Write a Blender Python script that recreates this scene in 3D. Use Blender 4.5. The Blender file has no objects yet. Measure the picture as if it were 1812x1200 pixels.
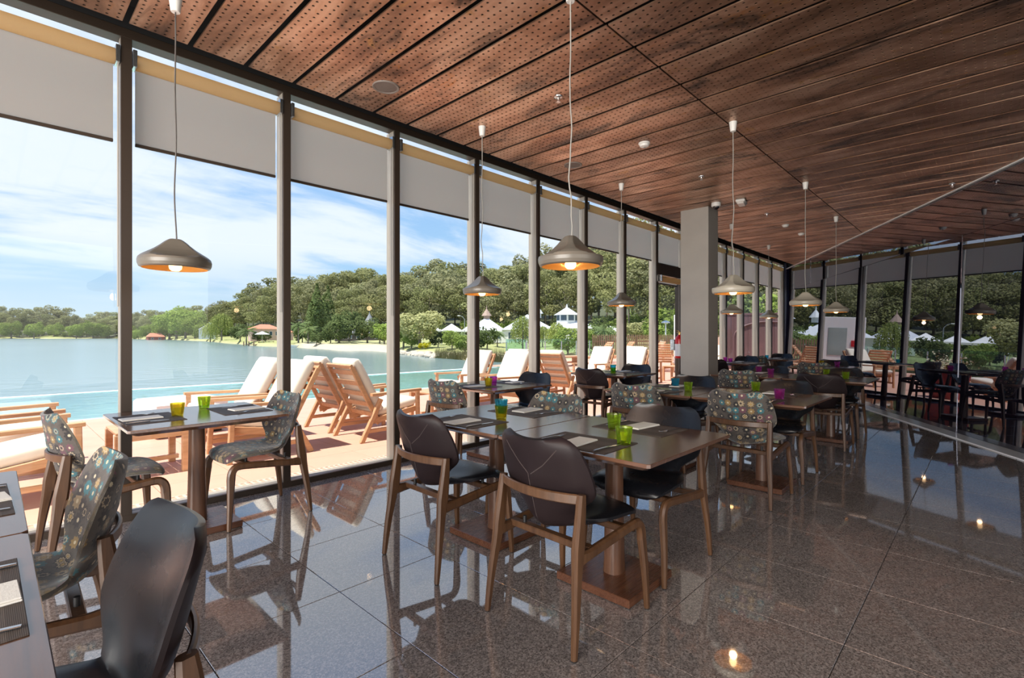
import bpy, math, random
from mathutils import Vector, Matrix
RND = random.Random(11)
PI = math.pi
sc = bpy.context.scene
col = sc.collection

# ------------------------------------------------------------------ camera
EYE = 1.265
HEAD = 0.7631                       # heading of the view from +X, radians
cam_data = bpy.data.cameras.new('camera')
cam = bpy.data.objects.new('camera', cam_data)
col.objects.link(cam)
cam.location = (0, 0, EYE)
cam.rotation_euler = (PI / 2, 0, HEAD - PI / 2)
cam_data.sensor_width = 36.0
cam_data.lens = 36.0 * 883.05 / 1812.0
cam_data.shift_y = -5.35 / 1812.0
cam_data.clip_start = 0.05
cam_data.clip_end = 5000
sc.camera = cam

# ------------------------------------------------------------------ sky, sun, exposure
vs = sc.view_settings
vs.view_transform = 'Standard'
vs.look = 'None'
vs.gamma = 1.0
vs.exposure = 0.55
vs.use_curve_mapping = False
cy = sc.cycles
cy.use_denoising = True
cy.max_bounces = 8
cy.diffuse_bounces = 4
cy.glossy_bounces = 4
cy.transmission_bounces = 4
cy.transparent_max_bounces = 24
cy.caustics_reflective = False
cy.caustics_refractive = False
cy.sample_clamp_indirect = 6.0
cy.sample_clamp_direct = 0.0


class NT:
    """small helper to wire node trees"""
    def __init__(self, tree):
        self.t = tree

    def n(self, typ, **kw):
        nd = self.t.nodes.new(typ)
        for k, v in kw.items():
            setattr(nd, k, v)
        return nd

    def l(self, a, b):
        self.t.links.new(a, b)

    def _in(self, sock, v):
        if isinstance(v, bpy.types.NodeSocket):
            self.l(v, sock)
        elif v is not None:
            if sock.type == 'RGBA' and len(v) == 3:
                v = (*v, 1)
            sock.default_value = v

    def math(self, op, a, b=None, c=None, clamp=False):
        nd = self.n('ShaderNodeMath', operation=op, use_clamp=clamp)
        self._in(nd.inputs[0], a)
        if b is not None:
            self._in(nd.inputs[1], b)
        if c is not None:
            self._in(nd.inputs[2], c)
        return nd.outputs[0]

    def vmath(self, op, a, b=None, scale=None):
        nd = self.n('ShaderNodeVectorMath', operation=op)
        self._in(nd.inputs[0], a)
        if b is not None:
            self._in(nd.inputs[1], b)
        if scale is not None:
            self._in(nd.inputs['Scale'], scale)
        return nd.outputs['Value'] if op in ('LENGTH', 'DOT_PRODUCT', 'DISTANCE') else nd.outputs[0]

    def mix(self, fac, a, b):
        nd = self.n('ShaderNodeMix', data_type='RGBA')
        self._in(nd.inputs[0], fac)
        self._in(nd.inputs[6], a)
        self._in(nd.inputs[7], b)
        return nd.outputs[2]

    def noise(self, vec, scale=5.0, detail=4.0, rough=0.5, dist=0.0):
        nd = self.n('ShaderNodeTexNoise')
        if vec is not None:
            self.l(vec, nd.inputs['Vector'])
        nd.inputs['Scale'].default_value = scale
        nd.inputs['Detail'].default_value = detail
        nd.inputs['Roughness'].default_value = rough
        nd.inputs['Distortion'].default_value = dist
        return nd.outputs['Fac']

    def ramp(self, fac, stops, interp='LINEAR'):
        nd = self.n('ShaderNodeValToRGB')
        nd.color_ramp.interpolation = interp
        els = nd.color_ramp.elements
        while len(els) > len(stops):
            els.remove(els[-1])
        while len(els) < len(stops):
            els.new(0.5)
        for e, (p, c) in zip(els, stops):
            e.position = p
            e.color = (*c, 1) if len(c) == 3 else c
        self.l(fac, nd.inputs[0])
        return nd.outputs[0]

    def smooth(self, x, lo, hi):
        nd = self.n('ShaderNodeMapRange', interpolation_type='SMOOTHSTEP')
        self._in(nd.inputs[0], x)
        nd.inputs[1].default_value = lo
        nd.inputs[2].default_value = hi
        return nd.outputs[0]

    def mapping(self, vec, scale=(1, 1, 1), rot=(0, 0, 0), loc=(0, 0, 0)):
        nd = self.n('ShaderNodeMapping')
        self.l(vec, nd.inputs['Vector'])
        nd.inputs['Scale'].default_value = scale
        nd.inputs['Rotation'].default_value = rot
        nd.inputs['Location'].default_value = loc
        return nd.outputs[0]

    def bump(self, height, strength=0.3, dist=0.01):
        nd = self.n('ShaderNodeBump')
        nd.inputs['Strength'].default_value = strength
        nd.inputs['Distance'].default_value = dist
        self.l(height, nd.inputs['Height'])
        return nd.outputs[0]


# world: pale horizon to blue zenith with broad white cirrus
world = bpy.data.worlds.new('sky')
sc.world = world
world.use_nodes = True
wt = NT(world.node_tree)
for nd in list(world.node_tree.nodes):
    world.node_tree.nodes.remove(nd)
tc = wt.n('ShaderNodeTexCoord')
sep = wt.n('ShaderNodeSeparateXYZ')
wt.l(tc.outputs['Generated'], sep.inputs[0])
zc = sep.outputs[2]
zpos = wt.math('MAXIMUM', zc, 0.0)
blue = wt.ramp(zpos, [(0.0, (0.73, 0.86, 0.94)), (0.12, (0.46, 0.72, 1.02)), (0.4, (0.27, 0.52, 1.0)), (1.0, (0.15, 0.36, 0.90))])
proj = wt.vmath('SCALE', tc.outputs['Generated'], scale=wt.math('DIVIDE', 1.0, wt.math('ADD', zpos, 0.16)))
pm = wt.mapping(proj, scale=(0.55, 0.8, 0.0), rot=(0, 0, 0.5), loc=(2.1, 0.35, 0))
n1 = wt.noise(pm, 1.15, 9.0, 0.56, 0.35)
n2 = wt.noise(wt.mapping(proj, scale=(0.5, 1.6, 0.0), rot=(0, 0, -0.35), loc=(0.3, 4.2, 0)), 2.3, 8.0, 0.6, 0.6)
cl = wt.math('ADD', wt.math('MULTIPLY', n1, 0.72), wt.math('MULTIPLY', n2, 0.28))
cmask = wt.smooth(cl, 0.40, 0.56)
cmask = wt.math('MULTIPLY', cmask, wt.smooth(zpos, 0.02, 0.16))
cmask = wt.math('MULTIPLY', cmask, wt.math('SUBTRACT', 1.0, wt.math('MULTIPLY', wt.smooth(zpos, 0.40, 0.62), 0.75)))
sky = wt.mix(cmask, blue, (0.92, 1.0, 1.14))
ground = wt.smooth(zc, -0.03, 0.0)
sky = wt.mix(ground, (0.30, 0.27, 0.22), sky)
bg = wt.n('ShaderNodeBackground')
wt.l(sky, bg.inputs[0])
bg.inputs[1].default_value = 0.70
wo = wt.n('ShaderNodeOutputWorld')
wt.l(bg.outputs[0], wo.inputs[0])

sun_data = bpy.data.lights.new('sun', 'SUN')
sun = bpy.data.objects.new('sun', sun_data)
col.objects.link(sun)
sun_data.energy = 5.6
sun_data.angle = math.radians(0.6)
sun_data.color = (1.0, 0.95, 0.86)
SUN_FROM = Vector((-0.36, 0.05, 0.93)).normalized()
sun.rotation_euler = SUN_FROM.to_track_quat('Z', 'Y').to_euler()

# fill lights added to lift the interior, standing in for glazing out of view
def area_light(name, loc, target, sx, sy, power, color):
    d = bpy.data.lights.new(name, 'AREA')
    d.shape = 'RECTANGLE'
    d.size = sx
    d.size_y = sy
    d.energy = power
    d.color = color
    o = bpy.data.objects.new(name, d)
    col.objects.link(o)
    o.location = loc
    o.rotation_euler = (Vector(target) - Vector(loc)).to_track_quat('-Z', 'Y').to_euler()
    return o


area_light('near_end_fill', (-3.7, 0.6, 1.65), (6, 1.6, 1.5), 5.0, 2.8, 480, (1.0, 0.95, 0.88))
area_light('rear_fill', (2.6, -4.7, 1.7), (4.5, 2.5, 1.7), 9.0, 2.8, 130, (1.0, 0.92, 0.82))


# ------------------------------------------------------------------ mesh helpers
class MB:
    def __init__(self):
        self.v = []
        self.f = []
        self.mi = []
        self.uv = {}

    def add(self, vs_, fs, mi=0, uvs=None):
        o = len(self.v)
        self.v += [tuple(p) for p in vs_]
        self.f += [tuple(i + o for i in f) for f in fs]
        self.mi += [mi] * len(fs)
        if uvs:
            for i, u in enumerate(uvs):
                self.uv[o + i] = u
        return self

    def box(self, lo, hi, mi=0):
        x0, y0, z0 = lo
        x1, y1, z1 = hi
        return self.add([(x0, y0, z0), (x1, y0, z0), (x1, y1, z0), (x0, y1, z0), (x0, y0, z1), (x1, y0, z1), (x1, y1, z1), (x0, y1, z1)],
                        [(3, 2, 1, 0), (4, 5, 6, 7), (0, 1, 5, 4), (1, 2, 6, 5), (2, 3, 7, 6), (3, 0, 4, 7)], mi)

    def cbox(self, lo, hi, c=0.004, mi=0):
        """box with chamfered edges"""
        x0, y0, z0 = lo
        x1, y1, z1 = hi
        c = min(c, (x1 - x0) * .45, (y1 - y0) * .45, (z1 - z0) * .45)
        def ring(z, i):
            a, b, d, e = x0 + i, x1 - i, y0 + i, y1 - i
            k = c if i < c * .5 else 0
            k = c * .7 if i < c * .5 else c * .3
            return [(a + k, d, z), (b - k, d, z), (b, d + k, z), (b, e - k, z), (b - k, e, z), (a + k, e, z), (a, e - k, z), (a, d + k, z)]
        rs = [ring(z0, c), ring(z0 + c, 0), ring(z1 - c, 0), ring(z1, c)]
        vs_ = [p for r in rs for p in r]
        fs = [tuple(reversed(range(8)))]
        for k in range(3):
            for i in range(8):
                j = (i + 1) % 8
                fs.append((k * 8 + i, k * 8 + j, k * 8 + 8 + j, k * 8 + 8 + i))
        fs.append(tuple(range(24, 32)))
        return self.add(vs_, fs, mi)

    def loft(self, rings, cap0=True, cap1=True, closed=True, mi=0, uvs=None):
        n = len(rings[0])
        vs_ = [p for r in rings for p in r]
        fs = []
        for k in range(len(rings) - 1):
            for i in range(n if closed else n - 1):
                j = (i + 1) % n
                fs.append((k * n + i, k * n + j, (k + 1) * n + j, (k + 1) * n + i))
        if cap0:
            fs.append(tuple(reversed(range(n))))
        if cap1:
            fs.append(tuple(range((len(rings) - 1) * n, len(rings) * n)))
        return self.add(vs_, fs, mi, uvs)

    def lathe(self, prof, n=24, c=(0, 0, 0), cap0=False, cap1=False, mi=0, mod=None):
        rings = []
        for (r, z) in prof:
            rg = []
            for i in range(n):
                a = 2 * PI * i / n
                rr = r * (mod(a, z) if mod else 1.0)
                rg.append((c[0] + rr * math.cos(a), c[1] + rr * math.sin(a), c[2] + z))
            rings.append(rg)
        return self.loft(rings, cap0, cap1, True, mi)

    def tube(self, pts, rad, n=8, mi=0):
        pts = [Vector(p) for p in pts]
        rings = []
        up = None
        for i, p in enumerate(pts):
            d = (pts[min(i + 1, len(pts) - 1)] - pts[max(i - 1, 0)]).normalized()
            if up is None:
                up = Vector((0, 0, 1)) if abs(d.z) < .9 else Vector((1, 0, 0))
            s = d.cross(up).normalized()
            up = s.cross(d).normalized()
            r = rad[i] if isinstance(rad, (list, tuple)) else rad
            rings.append([p + s * (r * math.cos(2 * PI * k / n)) + up * (r * math.sin(2 * PI * k / n)) for k in range(n)])
        return self.loft(rings, True, True, True, mi)

    def beam(self, pts, wid, dep, side, rnd=0.25, mi=0):
        """rounded rectangular section swept along pts; wid is measured along 'side'"""
        pts = [Vector(p) for p in pts]
        side = Vector(side).normalized()
        rings = []
        for i, p in enumerate(pts):
            d = (pts[min(i + 1, len(pts) - 1)] - pts[max(i - 1, 0)]).normalized()
            s = (side - d * side.dot(d)).normalized()
            t = d.cross(s).normalized()
            w = (wid[i] if isinstance(wid, (list, tuple)) else wid) / 2
            h = (dep[i] if isinstance(dep, (list, tuple)) else dep) / 2
            k = min(w, h) * rnd * 2
            rings.append([p + s * a + t * b for a, b in ((-w + k, -h), (w - k, -h), (w, -h + k), (w, h - k), (w - k, h), (-w + k, h), (-w, h - k), (-w, -h + k))])
        return self.loft(rings, True, True, True, mi)

    def mesh(self, name, mats, smooth=None):
        me = bpy.data.meshes.new(name)
        me.from_pydata(self.v, [], self.f)
        if not isinstance(mats, (list, tuple)):
            mats = [mats]
        for m in mats:
            me.materials.append(m)
        if any(self.mi):
            me.polygons.foreach_set('material_index', self.mi)
        if self.uv:
            ul = me.uv_layers.new(name='UVMap')
            for lp in me.loops:
                ul.data[lp.index].uv = self.uv.get(lp.vertex_index, (0, 0))
        if smooth is not None:
            me.polygons.foreach_set('use_smooth', [True] * len(me.polygons))
            if smooth < 180:
                me.set_sharp_from_angle(angle=math.radians(smooth))
        me.update()
        return me

    def build(self, name, mats, parent=None, smooth=None, loc=None):
        return obj(name, self.mesh(name, mats, smooth), parent, loc)


def obj(name, me, parent=None, loc=None):
    o = bpy.data.objects.new(name, me)
    col.objects.link(o)
    if parent is not None:
        o.parent = parent
    if loc is not None:
        o.location = loc
    return o


def tag(o, label=None, cat=None, group=None, kind=None):
    if label:
        o['label'] = label
    if cat:
        o['category'] = cat
    if group:
        o['group'] = group
    if kind:
        o['kind'] = kind
    return o


def empty(name, loc=(0, 0, 0), rz=0.0, label=None, cat=None, group=None, kind=None):
    o = bpy.data.objects.new(name, None)
    col.objects.link(o)
    o.location = loc
    o.rotation_euler = (0, 0, rz)
    o.empty_display_size = 0.1
    return tag(o, label, cat, group, kind)


KIDS = {}
def children(o):
    if o.name not in KIDS:
        KIDS[o.name] = [c for c in bpy.data.objects if c.parent == o]
    return KIDS[o.name]


def copy_tree(o, parent=None):
    c = o.copy()
    col.objects.link(c)
    if parent is not None:
        c.parent = parent
    for ch in children(o):
        copy_tree(ch, c)
    return c


def place(proto, used, loc, rz=0.0, label=None, cat=None, group=None, scale=None):
    """first call moves the prototype itself, later calls copy it with its parts"""
    o = proto if proto.name not in used else copy_tree(proto)
    used.add(proto.name)
    o.location = loc
    o.rotation_euler = (0, 0, rz)
    if scale is not None:
        o.scale = scale if isinstance(scale, (tuple, list)) else (scale,) * 3
    return tag(o, label, cat, group)


USED = set()


def catmull(pts, n):
    out = []
    m = len(pts)
    P = [Vector(p) for p in pts]
    for i in range(n + 1):
        t = i / n * (m - 1)
        k = min(int(t), m - 2)
        f = t - k
        p0, p1, p2, p3 = P[max(k - 1, 0)], P[k], P[k + 1], P[min(k + 2, m - 1)]
        out.append(0.5 * ((2 * p1) + (-p0 + p2) * f + (2 * p0 - 5 * p1 + 4 * p2 - p3) * f * f + (-p0 + 3 * p1 - 3 * p2 + p3) * f ** 3))
    return out


def interp(tab, x):
    if x <= tab[0][0]:
        return tab[0][1]
    for (a, va), (b, vb) in zip(tab, tab[1:]):
        if x <= b:
            return va + (vb - va) * (x - a) / (b - a)
    return tab[-1][1]


# ------------------------------------------------------------------ materials
MATS = {}
def mat(name):
    m = bpy.data.materials.new(name)
    m.use_nodes = True
    t = m.node_tree
    for nd in list(t.nodes):
        t.nodes.remove(nd)
    h = NT(t)
    h.out = h.n('ShaderNodeOutputMaterial')
    MATS[name] = m
    return m, h


def principled(h, color=(0.5, 0.5, 0.5), rough=0.5, metal=0.0, ior=1.5, **kw):
    p = h.n('ShaderNodeBsdfPrincipled')
    h._in(p.inputs['Base Color'], color)
    h._in(p.inputs['Roughness'], rough)
    h._in(p.inputs['Metallic'], metal)
    h._in(p.inputs['IOR'], ior)
    for k, v in kw.items():
        h._in(p.inputs[k], v)
    h.l(p.outputs[0], h.out.inputs[0])
    return p


def simple(name, color, rough=0.5, metal=0.0, ior=1.5, vary=0.12, scale=6.0, bump=0.0, bscale=60.0):
    """plain material whose tone drifts a little with a noise"""
    m, h = mat(name)
    tcn = h.n('ShaderNodeTexCoord')
    nz = h.noise(tcn.outputs['Object'], scale, 5.0, 0.55)
    lo = tuple(c * (1 - vary) for c in color)
    hi = tuple(min(1, c * (1 + vary)) for c in color)
    c = h.mix(nz, lo, hi)
    kw = {}
    if bump:
        kw['Normal'] = h.bump(h.noise(tcn.outputs['Object'], bscale, 4.0, 0.6), bump, 0.004)
    principled(h, c, rough, metal, ior, **kw)
    return m


def wood(name, dark, light, rough=0.35, axis=0, scale=1.0, ior=1.5):
    m, h = mat(name)
    tcn = h.n('ShaderNodeTexCoord')
    s = [26 * scale, 26 * scale, 26 * scale]
    s[axis] = 1.6 * scale
    oi = h.n('ShaderNodeObjectInfo')
    off = h.vmath('ADD', tcn.outputs['Object'], h.vmath('SCALE', (3.1, 1.7, 2.3), scale=oi.outputs['Random']))
    v = h.mapping(off, scale=tuple(s))
    g = h.noise(v, 1.0, 6.0, 0.62, 0.9)
    f = h.noise(h.mapping(off, scale=tuple(k * 6 for k in s)), 1.0, 3.0, 0.5)
    g2 = h.math('ADD', h.math('MULTIPLY', g, 0.75), h.math('MULTIPLY', f, 0.25))
    c = h.ramp(g2, [(0.32, dark), (0.68, light)])
    principled(h, c, h.math('ADD', h.math('MULTIPLY', f, 0.12), rough - 0.06), 0, ior, Normal=h.bump(g2, 0.12, 0.002))
    return m


# granite floor, polished
def granite():
    m, h = mat('polished_granite')
    g = h.n('ShaderNodeNewGeometry')
    oi = h.n('ShaderNodeObjectInfo')
    pos = g.outputs['Position']
    a = h.noise(pos, 210.0, 2.5, 0.6)
    b = h.n('ShaderNodeTexVoronoi', feature='F1')
    h.l(pos, b.inputs['Vector'])
    b.inputs['Scale'].default_value = 150.0
    sepc = h.n('ShaderNodeSeparateColor')
    h.l(b.outputs['Color'], sepc.inputs[0])
    cell = sepc.outputs[0]
    big = h.noise(pos, 1.6, 3.0, 0.5)
    c1 = h.ramp(cell, [(0.0, (0.055, 0.048, 0.046)), (0.34, (0.165, 0.138, 0.127)), (0.66, (0.31, 0.26, 0.24)), (0.9, (0.48, 0.41, 0.38))])
    c2 = h.ramp(a, [(0.36, (0.075, 0.063, 0.059)), (0.60, (0.38, 0.32, 0.295))])
    c = h.mix(0.45, c1, c2)
    tone = h.math('ADD', 0.86, h.math('MULTIPLY', big, 0.2))
    tone = h.math('ADD', tone, h.math('MULTIPLY', oi.outputs['Random'], 0.08))
    c = h.vmath('SCALE', c, scale=tone)
    wav = h.noise(pos, 1.2, 2.0, 0.5)
    principled(h, c, 0.035, 0, 2.8, Normal=h.bump(wav, 0.02, 0.02))
    return m


def rust():
    m, h = mat('rusted_steel_sheet')
    g = h.n('ShaderNodeNewGeometry')
    oi = h.n('ShaderNodeObjectInfo')
    rv = h.vmath('SCALE', (7.3, 0.0, 0.0), scale=oi.outputs['Random'])
    pos = h.vmath('ADD', g.outputs['Position'], rv)
    st = h.mapping(pos, scale=(3.2, 1.1, 1.0))
    n_a = h.noise(st, 1.0, 7.0, 0.62, 0.5)
    n_b = h.noise(h.mapping(pos, scale=(11.0, 2.6, 1.0), loc=(5, 3, 0)), 1.0, 6.0, 0.7, 0.8)
    n_c = h.noise(h.mapping(pos, scale=(1.2, 0.7, 1.0), loc=(2, 9, 0)), 1.0, 4.0, 0.5)
    base = h.ramp(n_a, [(0.30, (0.14, 0.074, 0.048)), (0.46, (0.37, 0.205, 0.130)), (0.58, (0.55, 0.345, 0.240)), (0.74, (0.72, 0.50, 0.375))])
    orange = h.smooth(n_b, 0.60, 0.74)
    base = h.mix(h.math('MULTIPLY', orange, 0.8), base, (0.50, 0.20, 0.035))
    spots = h.smooth(h.noise(h.mapping(pos, scale=(6, 4, 1), loc=(1, 7, 0)), 1.0, 5.0, 0.65, 0.4), 0.60, 0.69)
    base = h.mix(h.math('MULTIPLY', spots, 0.6), base, (0.44, 0.24, 0.07))
    dark = h.smooth(h.noise(h.mapping(pos, scale=(2.6, 0.8, 1.0), loc=(8, 1, 0)), 1.0, 6.0, 0.68, 0.9), 0.52, 0.66)
    base = h.mix(h.math('MULTIPLY', dark, 0.82), base, (0.035, 0.024, 0.020))
    base = h.vmath('SCALE', base, scale=h.math('ADD', h.math('ADD', 0.66, h.math('MULTIPLY', oi.outputs['Random'], 0.3)), h.math('MULTIPLY', n_c, 0.45)))
    rgh = h.math('ADD', 0.30, h.math('MULTIPLY', n_b, 0.2))
    principled(h, base, rgh, 0.88, 1.5, Normal=h.bump(n_b, 0.05, 0.004))
    return m


def fabric():
    m, h = mat('flower_print_fabric')
    uv = h.n('ShaderNodeUVMap')
    v = h.mapping(uv.outputs[0], scale=(18.5, 18.5, 1.0))
    vo = h.n('ShaderNodeTexVoronoi', voronoi_dimensions='2D', feature='F1')
    h.l(v, vo.inputs['Vector'])
    vo.inputs['Scale'].default_value = 1.0
    vo.inputs['Randomness'].default_value = 0.55
    loc = h.vmath('SUBTRACT', v, vo.outputs['Position'])
    s = h.n('ShaderNodeSeparateXYZ')
    h.l(loc, s.inputs[0])
    ang = h.math('ARCTAN2', s.outputs[1], s.outputs[0])
    sc_ = h.n('ShaderNodeSeparateColor')
    h.l(vo.outputs['Color'], sc_.inputs[0])
    rr, rg, rb = sc_.outputs[0], sc_.outputs[1], sc_.outputs[2]
    petal = h.math('MULTIPLY', h.math('COSINE', h.math('MULTIPLY', ang, 8.0)), 0.16)
    size = h.math('ADD', 0.34, h.math('MULTIPLY', rg, 0.16))
    size = h.math('MULTIPLY', size, h.math('ADD', 1.0, petal))
    d = h.math('DIVIDE', vo.outputs['Distance'], size)
    inside = h.math('LESS_THAN', d, 1.0)
    centre = h.math('LESS_THAN', d, 0.3)
    ring = h.math('MULTIPLY', h.math('GREATER_THAN', d, 0.42), h.math('LESS_THAN', d, 0.68))
    pal = h.ramp(rr, [(0.0, (0.016, 0.014, 0.015)), (0.28, (0.035, 0.120, 0.140)), (0.52, (0.215, 0.140, 0.055)), (0.62, (0.11, 0.045, 0.06)), (0.74, (0.035, 0.03, 0.03)), (0.9, (0.26, 0.19, 0.11))], 'CONSTANT')
    cen = h.ramp(rb, [(0.0, (0.45, 0.38, 0.26)), (0.5, (0.03, 0.025, 0.025)), (0.75, (0.35, 0.23, 0.08))], 'CONSTANT')
    ringcol = h.mix(h.math('GREATER_THAN', rb, 0.5), pal, (0.34, 0.27, 0.18))
    gnd = h.noise(v, 1.6, 3.0, 0.5)
    base = h.mix(gnd, (0.034, 0.028, 0.024), (0.100, 0.084, 0.072))
    c = h.mix(inside, base, pal)
    c = h.mix(h.math('MULTIPLY', ring, inside), c, ringcol)
    c = h.mix(centre, c, cen)
    weave = h.noise(h.mapping(uv.outputs[0], scale=(900, 900, 1)), 1.0, 2.0)
    principled(h, c, 0.8, 0, 1.45, Normal=h.bump(weave, 0.25, 0.001), **{'Sheen Weight': 0.25})
    return m


def leather(name, color, rough, ior=1.5):
    m, h = mat(name)
    tcn = h.n('ShaderNodeTexCoord')
    vo = h.n('ShaderNodeTexVoronoi', feature='DISTANCE_TO_EDGE')
    h.l(tcn.outputs['Object'], vo.inputs['Vector'])
    vo.inputs['Scale'].default_value = 420.0
    big = h.noise(tcn.outputs['Object'], 7.0, 4.0, 0.5)
    c = h.mix(big, tuple(k * 0.85 for k in color), tuple(k * 1.2 for k in color))
    hgt = h.math('ADD', h.math('MULTIPLY', vo.outputs['Distance'], 0.6), h.math('MULTIPLY', big, 1.5))
    principled(h, c, h.math('ADD', rough - 0.05, h.math('MULTIPLY', big, 0.1)), 0, ior, Normal=h.bump(hgt, 0.10, 0.003))
    return m


def glass_clear(name, tint=(0.97, 0.985, 0.98), refl=0.9):
    """thin architectural glass: fresnel mix of a sharp reflection and clear transmission"""
    m, h = mat(name)
    fr = h.n('ShaderNodeFresnel')
    fr.inputs[0].default_value = 1.45
    tr = h.n('ShaderNodeBsdfTransparent')
    h._in(tr.inputs[0], tint)
    gl = h.n('ShaderNodeBsdfGlossy')
    gl.inputs['Roughness'].default_value = 0.0
    mx = h.n('ShaderNodeMixShader')
    geo = h.n('ShaderNodeNewGeometry')
    f = h.math('MULTIPLY', fr.outputs[0], refl)
    f = h.math('MULTIPLY', f, h.math('SUBTRACT', 1.0, geo.outputs['Backfacing']))
    h.l(f, mx.inputs[0])
    h.l(tr.outputs[0], mx.inputs[1])
    h.l(gl.outputs[0], mx.inputs[2])
    h.l(mx.outputs[0], h.out.inputs[0])
    return m


def glass_coloured(name, color, edge):
    """pressed coloured tumbler glass: tinted transmission, bright rim reflection, a little body colour"""
    m, h = mat(name)
    lw = h.n('ShaderNodeLayerWeight')
    lw.inputs[0].default_value = 0.35
    tcn = h.n('ShaderNodeTexCoord')
    nz = h.noise(tcn.outputs['Object'], 40.0, 2.0)
    tr = h.n('ShaderNodeBsdfTransparent')
    h.l(h.mix(lw.outputs['Facing'], color, edge), tr.inputs[0])
    df = h.n('ShaderNodeBsdfTranslucent')
    h._in(df.inputs[0], color)
    gl = h.n('ShaderNodeBsdfGlossy')
    gl.inputs['Roughness'].default_value = 0.03
    m1 = h.n('ShaderNodeMixShader')
    m1.inputs[0].default_value = 0.22
    h.l(tr.outputs[0], m1.inputs[1])
    h.l(df.outputs[0], m1.inputs[2])
    m2 = h.n('ShaderNodeMixShader')
    fr = h.n('ShaderNodeFresnel')
    fr.inputs[0].default_value = 1.5
    h.l(h.bump(nz, 0.1, 0.003), fr.inputs['Normal'])
    h.l(h.math('MULTIPLY', fr.outputs[0], 0.55), m2.inputs[0])
    h.l(m1.outputs[0], m2.inputs[1])
    h.l(gl.outputs[0], m2.inputs[2])
    h.l(m2.outputs[0], h.out.inputs[0])
    return m


def translucent_cloth(name, color, through, clear=0.05):
    m, h = mat(name)
    tcn = h.n('ShaderNodeTexCoord')
    wv = h.noise(h.mapping(tcn.outputs['Object'], scale=(260, 1, 30)), 1.0, 2.0)
    c = h.mix(wv, tuple(k * 0.93 for k in color), color)
    df = h.n('ShaderNodeBsdfDiffuse')
    h.l(c, df.inputs[0])
    tl = h.n('ShaderNodeBsdfTranslucent')
    h._in(tl.inputs[0], through)
    m1 = h.n('ShaderNodeMixShader')
    m1.inputs[0].default_value = 0.72
    h.l(df.outputs[0], m1.inputs[1])
    h.l(tl.outputs[0], m1.inputs[2])
    tr = h.n('ShaderNodeBsdfTransparent')
    m2 = h.n('ShaderNodeMixShader')
    m2.inputs[0].default_value = clear
    h.l(m1.outputs[0], m2.inputs[1])
    h.l(tr.outputs[0], m2.inputs[2])
    h.l(m2.outputs[0], h.out.inputs[0])
    return m


def emitter(name, color, strength):
    m, h = mat(name)
    e = h.n('ShaderNodeEmission')
    h._in(e.inputs[0], color)
    e.inputs[1].default_value = strength
    h.l(e.outputs[0], h.out.inputs[0])
    return m


def foliage(name, dark, light, hue=0.25):
    m, h = mat(name)
    tcn = h.n('ShaderNodeTexCoord')
    oi = h.n('ShaderNodeObjectInfo')
    nz = h.noise(tcn.outputs['Object'], 0.55, 4.0, 0.6)
    c = h.ramp(nz, [(0.3, dark), (0.7, light)])
    tone = h.math('ADD', 0.8, h.math('MULTIPLY', oi.outputs['Random'], 0.45))
    c = h.vmath('SCALE', c, scale=tone)
    c = h.mix(h.math('MULTIPLY', h.math('FRACT', h.math('MULTIPLY', oi.outputs['Random'], 7.31)), hue), c, (0.30, 0.25, 0.12))
    df = h.n('ShaderNodeBsdfDiffuse')
    h.l(c, df.inputs[0])
    tl = h.n('ShaderNodeBsdfTranslucent')
    h.l(c, tl.inputs[0])
    mx = h.n('ShaderNodeMixShader')
    mx.inputs[0].default_value = 0.35
    h.l(df.outputs[0], mx.inputs[1])
    h.l(tl.outputs[0], mx.inputs[2])
    h.l(mx.outputs[0], h.out.inputs[0])
    return m


def lake_water():
    m, h = mat('lake_water')
    g = h.n('ShaderNodeNewGeometry')
    pos = g.outputs['Position']
    a = h.noise(h.mapping(pos, scale=(1.0, 1.0, 1)), 0.8, 2.5, 0.5)
    b = h.noise(h.mapping(pos, scale=(0.06, 0.03, 1)), 1.0, 3.0, 0.5)
    calm = h.smooth(b, 0.40, 0.60)
    bp = h.n('ShaderNodeBump')
    bp.inputs['Distance'].default_value = 0.12
    h.l(h.math('ADD', 0.12, h.math('MULTIPLY', calm, 0.3)), bp.inputs['Strength'])
    h.l(a, bp.inputs['Height'])
    c = h.mix(b, (0.14, 0.21, 0.22), (0.20, 0.27, 0.26))
    principled(h, c, 0.18, 0, 1.33, Normal=bp.outputs[0])
    return m


def pool_water():
    m, h = mat('pool_water')
    g = h.n('ShaderNodeNewGeometry')
    nz = h.noise(g.outputs['Position'], 3.0, 3.0, 0.5)
    bp = h.bump(nz, 0.25, 0.05)
    fr = h.n('ShaderNodeFresnel')
    fr.inputs[0].default_value = 1.33
    h.l(bp, fr.inputs['Normal'])
    tr = h.n('ShaderNodeBsdfTransparent')
    h._in(tr.inputs[0], (0.90, 0.99, 0.985))
    gl = h.n('ShaderNodeBsdfGlossy')
    gl.inputs['Roughness'].default_value = 0.02
    h.l(bp, gl.inputs['Normal'])
    mx = h.n('ShaderNodeMixShader')
    h.l(fr.outputs[0], mx.inputs[0])
    h.l(tr.outputs[0], mx.inputs[1])
    h.l(gl.outputs[0], mx.inputs[2])
    h.l(mx.outputs[0], h.out.inputs[0])
    return m


def black_mirror():
    m, h = mat('black_glass')
    tcn = h.n('ShaderNodeTexCoord')
    nz = h.noise(tcn.outputs['Object'], 0.8, 2.0)
    c = h.mix(nz, (0.003, 0.003, 0.006), (0.006, 0.005, 0.012))
    principled(h, c, 0.0, 0, 2.8, **{'Specular Tint': (0.86, 0.88, 1.0, 1)})
    return m


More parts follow.
